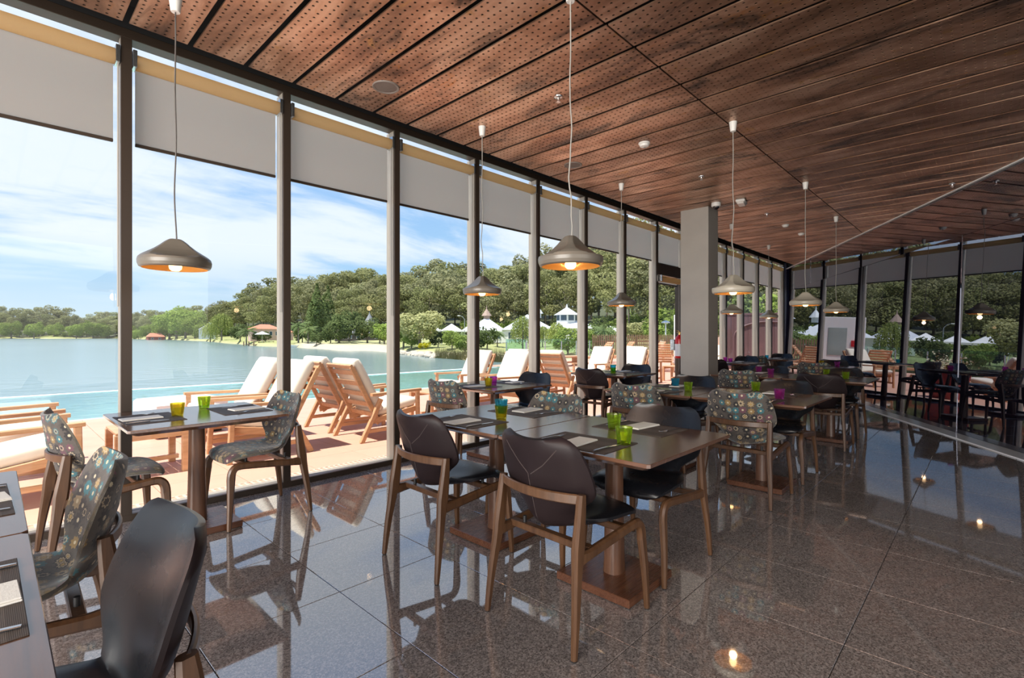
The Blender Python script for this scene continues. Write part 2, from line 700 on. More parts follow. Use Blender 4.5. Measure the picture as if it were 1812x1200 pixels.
def placemat_mat():
    m, h = mat('woven_placemat')
    tcn = h.n('ShaderNodeTexCoord')
    v = tcn.outputs['Object']
    w1 = h.n('ShaderNodeTexWave', wave_type='BANDS', bands_direction='Y')
    h.l(v, w1.inputs['Vector'])
    w1.inputs['Scale'].default_value = 75.0
    w2 = h.n('ShaderNodeTexWave', wave_type='BANDS', bands_direction='X')
    h.l(v, w2.inputs['Vector'])
    w2.inputs['Scale'].default_value = 120.0
    s = h.n('ShaderNodeSeparateXYZ')
    h.l(v, s.inputs[0])
    band = h.math('GREATER_THAN', h.math('SINE', h.math('MULTIPLY', s.outputs[0], 52.0)), -0.1)
    wv = h.math('MULTIPLY', w1.outputs['Fac'], h.math('ADD', 0.35, h.math('MULTIPLY', band, 0.65)))
    wv = h.math('ADD', h.math('MULTIPLY', wv, 0.7), h.math('MULTIPLY', w2.outputs['Fac'], 0.3))
    c = h.mix(wv, (0.030, 0.023, 0.020), (0.135, 0.11, 0.095))
    principled(h, c, 0.7, 0, 1.45, Normal=h.bump(wv, 0.4, 0.001))
    return m


M_GRANITE = granite()
M_GROUT = simple('dark_grout', (0.03, 0.028, 0.026), 0.8)
M_RUST = rust()
M_VOID = simple('black_plenum', (0.006, 0.006, 0.007), 0.9)
M_FABRIC = fabric()
M_LEATHER = leather('black_leather', (0.008, 0.0085, 0.011), 0.28, 1.38)
M_LEATHER_BACK = leather('aubergine_leather', (0.015, 0.0095, 0.0105), 0.44, 1.28)
M_CHAIRWOOD = wood('oiled_walnut', (0.050, 0.022, 0.010), (0.125, 0.060, 0.028), 0.34, 2)
M_TABLEWOOD = wood('stained_table_wood', (0.070, 0.033, 0.020), (0.170, 0.080, 0.046), 0.16, 1, 1.0, 2.15)
M_BASEWOOD = wood('stained_base_wood', (0.070, 0.026, 0.014), (0.15, 0.060, 0.030), 0.28, 0)
M_COLUMNWOOD = wood('column_wood', (0.065, 0.028, 0.016), (0.145, 0.068, 0.038), 0.36, 2)
M_TEAK = wood('outdoor_teak', (0.46, 0.235, 0.115), (0.66, 0.375, 0.205), 0.5, 0)
M_CUSHION = simple('cream_canvas', (0.78, 0.70, 0.60), 0.85, vary=0.05, bump=0.15, bscale=9)
M_BRONZE = simple('bronze_anodised_frame', (0.040, 0.027, 0.019), 0.42, 0.2, vary=0.08)
M_LITFRAME = simple('lit_window_frame', (0.36, 0.32, 0.275), 0.45, 0.15, vary=0.06)  # outside light on the frame's sides and sill painted as a lighter grey
M_GLASS = glass_clear('window_glass')
M_BLACKGLASS = black_mirror()
M_BLIND = translucent_cloth('grey_blind_fabric', (0.48, 0.455, 0.43), (0.73, 0.68, 0.63))
M_SUNLIT_ROLL = translucent_cloth('sunlit_blind_roll', (0.66, 0.49, 0.30), (1.0, 0.76, 0.47), 0.0)  # tan tint puts sunlight into the colour of the rolled cloth
M_STEEL = simple('brushed_steel', (0.55, 0.55, 0.55), 0.25, 0.95, vary=0.05)
M_WHITE = simple('white_plastic', (0.75, 0.73, 0.70), 0.4, vary=0.03)
M_WHITEPAINT = simple('white_painted_trim', (0.88, 0.88, 0.88), 0.45, vary=0.04)
M_MARBLE = simple('white_kerb_stone', (0.88, 0.88, 0.90), 0.15, ior=1.9, vary=0.05, scale=3)
M_CONC = simple('fair_faced_concrete', (0.36, 0.33, 0.30), 0.75, vary=0.14, scale=2.2, bump=0.25, bscale=24)
M_SHADE = simple('taupe_stoneware_glaze', (0.150, 0.130, 0.106), 0.34, vary=0.05, bump=0.05)
M_SHADE_LIT = simple('lit_stoneware_glaze', (0.42, 0.375, 0.30), 0.36, vary=0.05, bump=0.05)  # same stoneware; stronger light on these shades painted as a paler colour
M_GOLD = simple('gold_leaf_lining', (0.60, 0.36, 0.12), 0.42, 0.6, vary=0.1)
M_BULB = emitter('warm_bulb', (1.0, 0.60, 0.26), 4.0)
M_CORD = simple('grey_flex', (0.36, 0.34, 0.31), 0.6)
M_DARKCORD = simple('dark_flex', (0.10, 0.09, 0.085), 0.6)
M_BLACK = simple('black_rubber', (0.012, 0.012, 0.013), 0.5)
M_NAVY = simple('navy_corner_post', (0.012, 0.016, 0.05), 0.3)
M_NAPKIN = simple('pale_linen', (0.80, 0.76, 0.70), 0.85, vary=0.04, bump=0.15, bscale=200)
M_MAT = placemat_mat()
M_RED = simple('red_enamel', (0.55, 0.015, 0.02), 0.25)
M_BRASS = simple('brass_valve', (0.70, 0.50, 0.18), 0.3, 0.9)
CUPS = {
    'yellow': glass_coloured('yellow_glass', (0.995, 0.90, 0.28), (0.98, 0.84, 0.20)),
    'green': glass_coloured('green_glass', (0.86, 0.99, 0.34), (0.78, 0.97, 0.25)),
    'magenta': glass_coloured('magenta_glass', (0.97, 0.46, 0.88), (0.93, 0.36, 0.82)),
    'teal': glass_coloured('teal_glass', (0.36, 0.84, 0.95), (0.27, 0.78, 0.90)),
}
M_TERRA = simple('terracotta_paving', (0.60, 0.33, 0.235), 0.7, vary=0.12, scale=2.5, bump=0.1, bscale=40)
M_POOLTILE = simple('turquoise_pool_tile', (0.58, 0.93, 0.89), 0.4, vary=0.06, scale=2.0)
M_LEDGE = simple('pale_pool_ledge', (0.70, 0.88, 0.85), 0.4, vary=0.05)
M_POOL = pool_water()
M_LAKE = lake_water()

# ================================================================== SETTING: the room
D = 4.245           # room face of the window wall
HC = 3.183          # ceiling sheets
BX0, BDX = 0.673, 1.075   # right edge of mullion 0, bay width
MT = 0.5079         # heading of the mirror wall
MOFF = 4.0          # its distance from the eye
mc, ms = math.cos(MT), math.sin(MT)


def mirror_pt(t, o=MOFF):
    return (t * mc + o * ms, t * ms - o * mc)


def behind_mirror(x, y, o=MOFF):
    return x * ms - y * mc > o


# floor: slab + polished granite tiles
floor = tag(MB().box((-4, -5, -0.25), (17.5, 4.4, -0.006)).build('floor', M_GROUT), kind='structure')
TX, TY = 0.61, 0.63
tile_me = MB().cbox((0.0015, 0.0015, -0.02), (TX - 0.0015, TY - 0.0015, 0.0), 0.0015).mesh('floor_tile', M_GRANITE)
for i in range(-2, 24):
    for j in range(-2, 7):
        x, y = 0.585 + i * TX, 0.43 + j * TY
        if y > 4.0 or behind_mirror(x, y + TY, MOFF + 0.25):
            continue
        if y < -0.6 and x < 1.2:
            continue
        obj('tile', tile_me, floor, (x, y, 0))
# last narrow strip under the window and the floor out of view
strip_me = MB().cbox((0.0015, 0.0015, -0.02), (TX - 0.0015, D + 0.02 - 4.21 - .0015, 0.0), 0.0015).mesh('cut_tile', M_GRANITE)
for i in range(-2, 24):
    obj('cut_tile', strip_me, floor, (0.585 + i * TX, 4.21, 0))
MB().box((-4, -5, -0.02), (-0.64, 4.245, 0)).box((-0.64, -5, -0.02), (14, -0.83, 0)).build('outer_floor', M_GRANITE, floor)

# ceiling: perforated rusted sheets over a black void
ceiling = tag(MB().box((-4, -5, HC + 0.34), (17.5, 4.36, HC + 0.5)).build('ceiling', M_VOID), kind='structure')
PITCH, PW = 0.341, 0.308
J0 = 1.5959


def sheet_mesh(length, name):
    mb = MB()
    nx = 6
    ny = int(length / 0.05)
    cx, cyy = PW / nx, length / ny
    r = 0.0084
    vid = {}
    V, F = [], []
    def corner(i, j):
        k = (i, j)
        if k not in vid:
            vid[k] = len(V)
            V.append((i * cx, j * cyy, 0))
        return vid[k]
    for i in range(nx):
        for j in range(ny):
            q = [corner(i, j), corner(i + 1, j), corner(i + 1, j + 1), corner(i, j + 1)]
            ox, oy = (i + .5) * cx, (j + .5) * cyy
            hole = []
            for k in range(8):
                a = PI + PI / 4 * (k + 1)
                hole.append(len(V))
                V.append((ox + r * math.cos(a), oy + r * math.sin(a), 0))
            up = []
            for k in range(8):
                x, y, z = V[hole[k]]
                up.append(len(V))
                V.append((x, y, 0.004))
            # corner q[0] faces hole[0] (225 deg), q[1] hole[2], q[2] hole[4], q[3] hole[6]
            for c in range(4):
                h0, h1, h2 = hole[(2 * c) % 8], hole[(2 * c + 1) % 8], hole[(2 * c + 2) % 8]
                F.append((q[c], h0, h1))
                F.append((q[c], h1, q[(c + 1) % 4]))
                F.append((q[(c + 1) % 4], h1, h2))
            for k in range(8):
                F.append((hole[k], up[k], up[(k + 1) % 8], hole[(k + 1) % 8]))
    mb.add(V, F)
    # folded edges
    for x0, x1 in ((0, 0.0015), (PW - 0.0015, PW)):
        mb.box((x0, 0, 0), (x1, length, 0.009))
    for y0, y1 in ((0, 0.0015), (length - 0.0015, length)):
        mb.box((0, y0, 0), (PW, y1, 0.009))
    return mb.mesh(name, M_RUST)


sheet_a = sheet_mesh(2.104, 'sheet_a')
sheet_b = sheet_mesh(2.104, 'sheet_b')
for i in range(-8, 43):
    x = J0 + i * PITCH + (PITCH - PW) / 2
    if not behind_mirror(x, 3.8, MOFF + .2):
        obj('ceiling_panel', sheet_a, ceiling, (x, 1.711, HC))
    if not behind_mirror(x, 1.7, MOFF + .2):
        obj('ceiling_panel', sheet_b, ceiling, (x, -0.405, HC))
MB().box((-4, -5, HC), (-1.2, 3.815, HC + 0.01)).box((-1.2, -5, HC), (10, -0.42, HC + 0.01)).build('outer_panel', M_RUST, ceiling)

# window wall: mullions, rails, panes
wall = empty('wall_left', (0, D, 0), kind='structure')
K0, K1 = -3, 14
mull_me = MB().cbox((-0.062, 0, 0), (0, 0.02, 3.3), 0.002, 0).cbox((-0.062, 0.02, 0), (0, 0.085, 3.3), 0.003, 1).cbox((-0.056, 0.085, 0), (-0.006, 0.155, 3.3), 0.003, 1).mesh('mullion', [M_BRONZE, M_LITFRAME])
for k in range(K0, K1 + 1):
    obj('mullion', mull_me, wall, (BX0 + k * BDX, 0, 0))
xa, xb = BX0 + K0 * BDX, BX0 + K1 * BDX + 0.3
MB().cbox((xa, -0.002, 0), (xb, 0.03, 0.045), 0.003, 0).cbox((xa, 0.03, 0), (xb, 0.17, 0.038), 0.003, 1).build('sill_rail', [M_BRONZE, M_LITFRAME], wall)
MB().cbox((xa, -0.002, 3.295), (xb, 0.115, 3.36), 0.003).build('head_rail', M_BRONZE, wall)
MB().box((xa, 0.0, 3.36), (xb, 0.115, HC + .34)).build('upper_closure', M_VOID, wall)
for k in range(K0, K1):
    x0, x1 = BX0 + k * BDX, BX0 + (k + 1) * BDX - 0.062
    if k == 7:
        MB().box((x0, 0.10, 2.56), (x1, 0.112, 3.285)).build('glass_pane', M_GLASS, wall)
        continue
    MB().box((x0 - .003, 0.10, 0.038), (x1 + .003, 0.112, 3.296)).build('glass_pane', M_GLASS, wall)
# dark corner post where the window wall meets the mirror
MB().cbox((BX0 + K1 * BDX + 0.0, -0.06, 0), (BX0 + K1 * BDX + 0.16, 0.17, 3.36), 0.003).build('corner_post', M_NAVY, wall)

# door bay
dx0, dx1 = BX0 + 7 * BDX, BX0 + 8 * BDX - 0.062
door = empty('door_1', (dx0, D, 0), kind='structure')
dw = dx1 - dx0
MB().cbox((0, 0, 2.36), (dw, 0.14, 2.56), 0.004).build('transom', M_BRONZE, door)
MB().cbox((0.0, 0.03, 0.04), (0.05, 0.10, 2.36), 0.003).build('stile', M_BRONZE, door)
MB().cbox((dw - 0.16, 0.0, 0.04), (dw, 0.10, 2.36), 0.003).build('stile', M_BRONZE, door)
MB().cbox((0.05, 0.03, 0.04), (dw - .16, 0.10, 0.14), 0.003).build('bottom_rail', M_BRONZE, door)
MB().box((0.05, 0.06, 0.14), (dw - .16, 0.072, 2.36)).build('pane', M_GLASS, door)
MB().tube([(dw - .17, 0.0, .9), (dw - .17, -.04, .92), (dw - .17, -.04, 1.25), (dw - .17, 0.0, 1.27)], .01).build('pull_handle', M_STEEL, door, 40)

# concrete pillar
pillar = tag(MB().cbox((7.336, 3.0, 0), (7.70, 3.43, HC + 0.05), 0.006).build('pillar', M_CONC, None), kind='structure')

# mirror wall of black glass sheets, white trim on the ceiling, white stone kerb on the floor
wall_r = empty('wall_right', (0, 0, 0), kind='structure')


def mirror_panel(t0, t1, z0, z1, lean, yaw=0.0):
    """sheet between t0 and t1; lean moves its top away from the room"""
    mb = MB()
    tm = (t0 + t1) / 2
    pts = []
    for t, z in ((t0, z0), (t1, z0), (t1, z1), (t0, z1)):
        o = MOFF - lean * (2.55 - z) + yaw * (t - tm)
        pts.append((*mirror_pt(t, o), z))
    back = [(p[0] + ms * .012, p[1] - mc * .012, p[2]) for p in pts]
    mb.add(pts + back, [(0, 1, 2, 3), (7, 6, 5, 4), (0, 4, 5, 1), (1, 5, 6, 2), (2, 6, 7, 3), (3, 7, 4, 0)])
    return mb.build('glass_sheet', M_BLACKGLASS, wall_r)


TJ = [1.3, 4.7, 7.70, 10.72, 13.74, 16.05]
YW = [0.0, 0.0, 0.003, -0.003, 0.001]
for i in range(5):
    mirror_panel(TJ[i] + .002, TJ[i + 1] - .002, 0.01, 2.56, 0.0255, YW[i])
    mirror_panel(TJ[i] + .002, TJ[i + 1] - .002, 2.564, HC + .05, 0.004, -YW[i] * 2)


def along_mirror(t0, t1, o0, o1, z0, z1, name, m):
    mb = MB()
    a, b, c, d = mirror_pt(t0, o0), mirror_pt(t1, o0), mirror_pt(t1, o1), mirror_pt(t0, o1)
    q = [a, b, c, d]
    mb.add([(*p, z0) for p in q] + [(*p, z1) for p in q], [(0, 1, 2, 3), (7, 6, 5, 4), (0, 4, 5, 1), (1, 5, 6, 2), (2, 6, 7, 3), (3, 7, 4, 0)])
    return mb.build(name, m, wall_r)


along_mirror(1.3, 16.0, MOFF - .035, MOFF, HC - .012, HC + .001, 'ceiling_trim', M_WHITEPAINT)
along_mirror(1.3, 16.2, MOFF + .015, MOFF + .12, -.1, HC + .3, 'backing_wall', M_VOID)
for a, b in ((1.3, 4.6), (4.604, 8.2), (8.204, 11.8), (11.804, 15.2)):
    along_mirror(a, b, MOFF - .27, MOFF - .07, 0.0, 0.014, 'kerb_stone', M_MARBLE)

# rear and near-end enclosure of the room, out of frame
# ================================================================== blinds
def make_blind(width, drop, name='roller_blind'):
    e = empty(name)
    mb = MB()
    rings = []
    for x in (-width / 2 + .03, width / 2 - .03):
        rings.append([(x, 0.052 * math.cos(a), 0.052 * math.sin(a)) for a in [2 * PI * i / 16 for i in range(16)]])
    mb.loft(rings).build('roll', M_SUNLIT_ROLL, e, 40)
    mb = MB()
    mb.box((-width / 2 + .03, -.0015 + .045, -drop), (width / 2 - .03, .0015 + .045, 0.0)).build('fabric', M_BLIND, e)
    MB().cbox((-width / 2 + .03, .036, -drop - .022), (width / 2 - .03, .054, -drop), .003).build('bottom_bar', M_BRONZE, e)
    for s in (-1, 1):
        MB().cbox((s * (width / 2 - .016) - .012, -.055, -.05), (s * (width / 2 - .016) + .012, .05, .065), .003).build('bracket', M_STEEL, e)
    MB().tube([(width / 2 - .012, -.03, -.04), (width / 2 - .012, -.03, -1.0), (width / 2 - .012, -.03, -1.7)], .003, 5).tube([(width / 2 - .012, -.0, -.04), (width / 2 - .012, -.0, -1.7)], .003, 5).build('bead_chain', M_CORD, e)
    return e


ORD = ['first', 'second', 'third', 'fourth', 'fifth', 'sixth', 'seventh', 'eighth', 'ninth', 'tenth', 'eleventh', 'twelfth', 'thirteenth', 'fourteenth']
bw = BDX - 0.062
blind = make_blind(bw, 0.55)
n = 0
for k in range(-1, K1):
    x = BX0 + k * BDX + bw / 2
    if k == 7:
        continue
    lab = 'grey roller blind, %s bay along the window wall from the near end' % ORD[n]
    n += 1
    place(blind, USED, (x, D + 0.045, 3.165), 0, lab, 'blind', 'roller blinds on the window wall')
db = make_blind(bw, 0.57, 'roller_blind')
tag(db, 'grey roller blind over the glass door beside the pillar', 'blind', 'roller blinds on the window wall')
db.location = (dx0 + bw / 2, D + .045, 3.165)
db2 = make_blind(bw - .2, 0.07, 'roller_blind')
db2.location = (dx0 + (bw - .16) / 2, D + .0, 2.29)
tag(db2, 'short rolled-up blind directly below the dark transom of the glass door', 'blind', 'roller blinds on the window wall')

# ================================================================== ceiling fittings
def pendant_proto(dark, glaze):
    e = empty('pendant_lamp')
    BZ = 1.645
    # pleated shade: outer skin, gold inside
    prof = [(0.158, 0.0), (0.170, 0.006), (0.1765, 0.022), (0.178, 0.040), (0.174, 0.056), (0.160, 0.070), (0.135, 0.086), (0.105, 0.106), (0.078, 0.128), (0.056, 0.148), (0.040, 0.160), (0.030, 0.166), (0.012, 0.168)]
    cut = [(0.050, 0.182), (0.056, 0.150), (0.068, 0.116), (0.085, 0.090), (0.105, 0.068), (0.128, 0.050), (0.150, 0.037), (0.168, 0.026)]
    def mod(a, z):
        """three concave scoops cut out of the cone, meeting it in crisp curved ridges"""
        if z <= 0.050:
            return 1.0
        r0 = interp([(q[1], q[0]) for q in prof], z)
        dl = (a + PI / 3) % (2 * PI / 3) - PI / 3
        return min(1.0, interp(cut, z) / math.cos(dl) / r0)
    fine = prof[:4]
    for k in range(1, 24):
        z = 0.040 + (0.166 - 0.040) * k / 23
        fine.append((interp([(q[1], q[0]) for q in prof], z), z))
    fine.append((0.012, 0.168))
    MB().lathe(fine, 132, (0, 0, BZ), False, True, 0, mod).build('shade', glaze, e, 16)
    inner = [(0.158, 0.0), (0.168, 0.022), (0.169, 0.040), (0.160, 0.052), (0.135, 0.068), (0.10, 0.088), (0.05, 0.108), (0.0, 0.110)]
    MB().lathe(list(reversed(inner)), 72, (0, 0, BZ), False, False, 0, lambda a, z: mod(a, z + .014) * (0.94 if z > .045 else 1)).build('shade_lining', M_GOLD, e, 60)
    bulb = [(0.0, 0.0), (0.018, 0.002), (0.029, 0.012), (0.032, 0.028), (0.026, 0.046), (0.015, 0.064)]
    MB().lathe(bulb, 16, (0, 0, BZ - .014), False, True).build('bulb', M_BULB, e, 60)
    MB().lathe([(0.016, 0.05), (0.016, 0.12)], 12, (0, 0, BZ), True, True).build('lamp_holder', M_WHITE, e, 40)
    # flex with a little slack
    pts = []
    for i in range(25):
        t = i / 24
        z = BZ + .168 + t * (HC - .085 - BZ - .168)
        w = 0.010 * math.sin(t * 17) * (1 - t) ** 1.2 + 0.006 * math.sin(t * 41 + 1) * (1 - t) ** 2
        pts.append((w, 0.006 * math.sin(t * 13 + 2) * (1 - t), z))
    MB().tube(pts, 0.0038, 6).build('flex', M_DARKCORD if dark else M_CORD, e, 60)
    MB().lathe([(0.0, 0.0), (0.022, 0.0), (0.024, 0.004), (0.033, 0.075), (0.034, 0.085), (0.0, 0.085)], 18, (0, 0, HC - .085)).build('ceiling_cup', M_WHITE, e, 40)
    return e


PEND = [
    (0.725, 3.33, -1.78, 'pleated taupe pendant lamp over the window table beside the first mullion', 1),
    (3.117, 3.36, -1.27, 'pleated taupe pendant lamp over the window table with yellow and magenta tumblers', 0),
    (5.496, 3.35, -1.72, 'pleated taupe pendant lamp over the window table with the teal-and-green tumblers', 0),
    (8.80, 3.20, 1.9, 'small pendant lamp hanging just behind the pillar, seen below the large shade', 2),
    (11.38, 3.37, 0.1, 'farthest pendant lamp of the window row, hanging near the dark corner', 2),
    (2.20, 1.66, -1.45, 'largest pendant lamp in view, hanging over the two joined tables in front', 0),
    (4.604, 1.66, -1.92, 'brightly lit pendant lamp overlapping the right side of the concrete pillar', 2),
    (7.041, 1.66, -2.9, 'brightly lit pendant lamp in front of the navy corner post', 2),
    (9.40, 1.78, -2.95, 'brightly lit pendant lamp farthest along the mirror side, in front of reflected windows', 2),
]
pps = {0: pendant_proto(False, M_SHADE), 1: pendant_proto(True, M_SHADE), 2: pendant_proto(False, M_SHADE_LIT)}
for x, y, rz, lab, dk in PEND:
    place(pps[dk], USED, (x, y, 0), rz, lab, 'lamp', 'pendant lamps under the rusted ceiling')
    ld = bpy.data.lights.new('lamp_glow', 'POINT')
    ld.energy = 0.9
    ld.color = (1.0, 0.62, 0.32)
    ld.shadow_soft_size = 0.03
    lo = bpy.data.objects.new('lamp_glow', ld)
    col.objects.link(lo)
    lo.location = (x, y, 1.596)


def at_ceiling(px, py, zz=HC):
    fwd = (zz - EYE) * 883.05 / (594.65 - py)
    r = (px - 906) / 883.05 * fwd
    return (math.sin(HEAD) * r + math.cos(HEAD) * fwd, -math.cos(HEAD) * r + math.sin(HEAD) * fwd)


def on_floor(px, py, zz=0.0):
    fwd = (EYE - zz) * 883.05 / (py - 594.65)
    r = (px - 906) / 883.05 * fwd
    return (math.sin(HEAD) * r + math.cos(HEAD) * fwd, -math.cos(HEAD) * r + math.sin(HEAD) * fwd)


M_GRILLE = simple('grey_speaker_grille', (0.16, 0.13, 0.115), 0.6, bump=0.4, bscale=500)
sp = empty('ceiling_speaker')
MB().lathe([(0.083, 0.0), (0.085, -.006), (0.098, -.008), (0.102, -.004), (0.103, 0.0)], 32).build('rim', simple('speaker_rim', (0.20, 0.17, 0.15), 0.5), sp, 50)
MB().lathe([(0.0, -.006), (0.05, -.0055), (0.084, -.003)], 32).build('grille', M_GRILLE, sp, 50)
for px, py, lab in ((683, 154, 'large round grey ceiling speaker nearest the camera'), (1014, 292, 'round grey ceiling speaker farther along, behind the long white flex')):
    x, y = at_ceiling(px, py)
    place(sp, USED, (x, y, HC), 0, lab, 'speaker', 'ceiling speakers')

spr = empty('sprinkler_head')
MB().lathe([(0.035, 0.0), (0.033, -.006), (0.012, -.010), (0.010, -.025), (0.0, -.025)], 16).build('escutcheon', M_STEEL, spr, 40)
MB().lathe([(0.0, -.045), (0.018, -.045), (0.018, -.042), (0.0, -.042)], 12).build('deflector', M_STEEL, spr, 40)
for s in (-1, 1):
    MB().tube([(s * .009, 0, -.02), (s * .011, 0, -.032), (s * .003, 0, -.043)], .0025, 5).build('frame_arm', M_STEEL, spr, 40)
for px, py, lab in ((988, 171, 'chrome sprinkler head beside the long flex of the largest pendant'), (1241, 312, 'small sprinkler head on the ceiling just before the pillar top'), (1357, 378, 'small sprinkler head on the ceiling behind the white emergency light'), (1685, 325, 'small sprinkler head close to the white trim of the mirror wall')):
    x, y = at_ceiling(px, py)
    place(spr, USED, (x, y, HC), RND.random() * 3, lab, 'sprinkler', 'sprinkler heads')

sd = empty('smoke_detector')
MB().lathe([(0.056, 0.0), (0.056, -.012), (0.050, -.016), (0.046, -.018), (0.046, -.028), (0.042, -.036), (0.024, -.042), (0.0, -.042)], 24).build('housing', M_WHITE, sd, 35)
MB().lathe([(0.010, -.042), (0.008, -.050), (0.0, -.051)], 12).build('sensor_cap', simple('grey_sensor', (0.3, 0.3, 0.3), 0.4), sd, 40)
for px, py, lab in ((1140, 253, 'white round smoke detector midway on the ceiling before the pillar'), (1390, 398, 'small white smoke detector on the far ceiling between two flexes'), (1418, 413, 'tiny white smoke detector on the far ceiling beside a white flex')):
    x, y = at_ceiling(px, py)
    place(sd, USED, (x, y, HC), 0, lab, 'smoke detector', 'smoke detectors')

cam_e = empty('security_camera', (*at_ceiling(1267, 359), HC), 0.4, 'white dome security camera on the ceiling beside the pillar top', 'camera')
MB().lathe([(0.062, 0.0), (0.064, -.01), (0.064, -.045), (0.058, -.055), (0.045, -.058), (0.0, -.058)], 24).build('housing', M_WHITE, cam_e, 35)
MB().lathe([(0.042, -.058), (0.040, -.072), (0.030, -.088), (0.014, -.097), (0.0, -.099)], 20).build('dome', simple('smoked_dome', (0.01, 0.01, 0.012), 0.05), cam_e, 60)
em = empty('emergency_light', (*at_ceiling(1312, 355), HC), 0.2, 'white box emergency light on the ceiling behind the pillar', 'light')
MB().cbox((-.13, -.06, -.045), (.13, .06, 0), .012).build('housing', M_WHITE, em, 40)
MB().cbox((-.11, -.045, -.062), (.11, .045, -.045), .008).build('diffuser', simple('milky_diffuser', (0.8, 0.78, 0.75), 0.3), em, 40)

# fire extinguisher on the jamb beside the pillar
fe = empty('fire_extinguisher', (8.70, 4.09, 0), 0, 'red fire extinguisher with a white label hanging beside the pillar', 'extinguisher')
MB().lathe([(0.0, .86), (0.07, .86), (0.078, .875), (0.078, 1.20), (0.066, 1.245), (0.034, 1.27), (0.026, 1.29), (0.0, 1.29)], 22).build('cylinder', M_RED, fe, 40)
MB().lathe([(0.0795, .90), (0.0795, 1.12)], 22).build('label_band', simple('printed_label', (0.72, 0.74, 0.78), 0.4), fe, 60)
MB().lathe([(0.02, 1.285), (0.022, 1.33), (0.012, 1.35), (0.0, 1.35)], 12).build('valve', M_BRASS, fe, 40)
MB().beam([(0.01, 0, 1.335), (-.05, 0, 1.36), (-.10, 0, 1.365)], .018, .008, (0, 1, 0)).beam([(0.01, 0, 1.32), (-.05, 0, 1.325), (-.09, 0, 1.33)], .018, .008, (0, 1, 0)).build('lever', M_BRASS, fe)
MB().tube([(0.02, 0, 1.32), (.07, 0, 1.31), (.098, 0, 1.22), (.098, 0, 1.0), (.095, 0, .93)], .010, 8).build('hose', M_BLACK, fe, 60)
MB().cbox((-.05, .078, 1.0), (.05, .155, 1.2), .004).build('wall_bracket', M_STEEL, fe)

# ================================================================== CHAIRS
PROF = catmull([(0.262, 0, 0.418), (0.255, 0, 0.445), (0.215, 0, 0.468), (0.12, 0, 0.470), (0.0, 0, 0.458), (-0.09, 0, 0.450), (-0.140, 0, 0.464), (-0.167, 0, 0.510), (-0.184, 0, 0.580), (-0.206, 0, 0.660), (-0.236, 0, 0.745), (-0.272, 0, 0.832)], 48)
ARC = [0.0]
for a_, b_ in zip(PROF, PROF[1:]):
    ARC.append(ARC[-1] + (b_ - a_).length)
LEN = ARC[-1]
# half width against arc length fraction
WID = [(0.0, 0.150), (0.02, 0.190), (0.06, 0.218), (0.14, 0.232), (0.26, 0.232), (0.36, 0.222), (0.43, 0.192), (0.49, 0.156), (0.53, 0.143), (0.58, 0.152), (0.62, 0.180), (0.655, 0.222), (0.68, 0.244), (0.71, 0.255), (0.76, 0.256), (0.84, 0.246), (0.91, 0.232), (0.95, 0.217), (0.98, 0.192), (1.0, 0.150)]
WRAP = [(0.0, -0.012), (0.1, -0.012), (0.3, 0.010), (0.45, 0.03), (0.55, 0.045), (0.7, 0.060), (0.85, 0.056), (1.0, 0.048)]
THK = [(0.0, 0.018), (0.04, 0.036), (0.12, 0.046), (0.4, 0.044), (0.55, 0.034), (0.8, 0.036), (0.95, 0.032), (1.0, 0.016)]
NU = 15


def shell_ring(i, dish=True):
    """closed section of the upholstered shell at profile sample i: sitter side first, then the outer side"""
    f = ARC[i] / LEN
    p = PROF[i]
    d = (PROF[min(i + 1, len(PROF) - 1)] - PROF[max(i - 1, 0)]).normalized()
    nrm = Vector((d.z, 0, -d.x))           # points to the sitter: up on the seat, forward on the back
    w = interp(WID, f)
    wr = interp(WRAP, f)
    th = interp(THK, f)
    inn, out, ui, uo = [], [], [], []
    for k in range(NU):
        u = -1 + 2 * k / (NU - 1)
        u = math.copysign(abs(u) ** 0.8, u)
        q = p + Vector((0, u * w, 0)) + nrm * (wr * abs(u) ** 2.2)
        t = th * max(0.10, (1 - abs(u) ** 7)) ** 0.5
        inn.append(q + nrm * (t * 0.5))
        fold = 0.030 * (1 - abs(u)) ** 1.4 * interp([(0.46, 0), (0.56, 1), (0.80, 1), (0.97, 0)], f)
        out.append(q - nrm * (t * 0.5 + fold))
        ui.append((u * w, ARC[i]))
        uo.append((u * w + 3.37, ARC[i] + 1.1))
    return inn + list(reversed(out)), ui + list(reversed(uo))


def shell_mesh(i0, i1, name, mats):
    rings, uvs = [], []
    for i in range(i0, i1 + 1):
        r, u = shell_ring(i)
        rings.append(r)
        uvs += u
    mb = MB()
    n = len(rings[0])
    vs_ = [p for r in rings for p in r]
    mb.add(vs_, [], 0, uvs)
    for k in range(len(rings) - 1):
        for j in range(n):
            j2 = (j + 1) % n
            mb.f.append((k * n + j, (k + 1) * n + j, (k + 1) * n + j2, k * n + j2))
            mb.mi.append(0 if j < NU - 1 or len(mats) == 1 else 1)
    def cap(k, rev):
        b = k * n
        for j in range(NU - 1):
            f = (b + j, b + j + 1, b + n - 2 - j, b + n - 1 - j)
            mb.f.append(f if not rev else tuple(reversed(f)))
            mb.mi.append(0)
    cap(0, False)
    cap(len(rings) - 1, True)
    me_ = mb.mesh(name, mats, 50)
    jc = NU + (NU - 1) // 2
    at_ = me_.attributes.get('sharp_edge') or me_.attributes.new('sharp_edge', 'BOOLEAN', 'EDGE')
    for e_ in me_.edges:
        a_, b_ = e_.vertices
        if a_ % n == jc and b_ % n == jc and i0 > 10 and ARC[i0 + a_ // n] / LEN < .83:
            at_.data[e_.index].value = True
    return me_


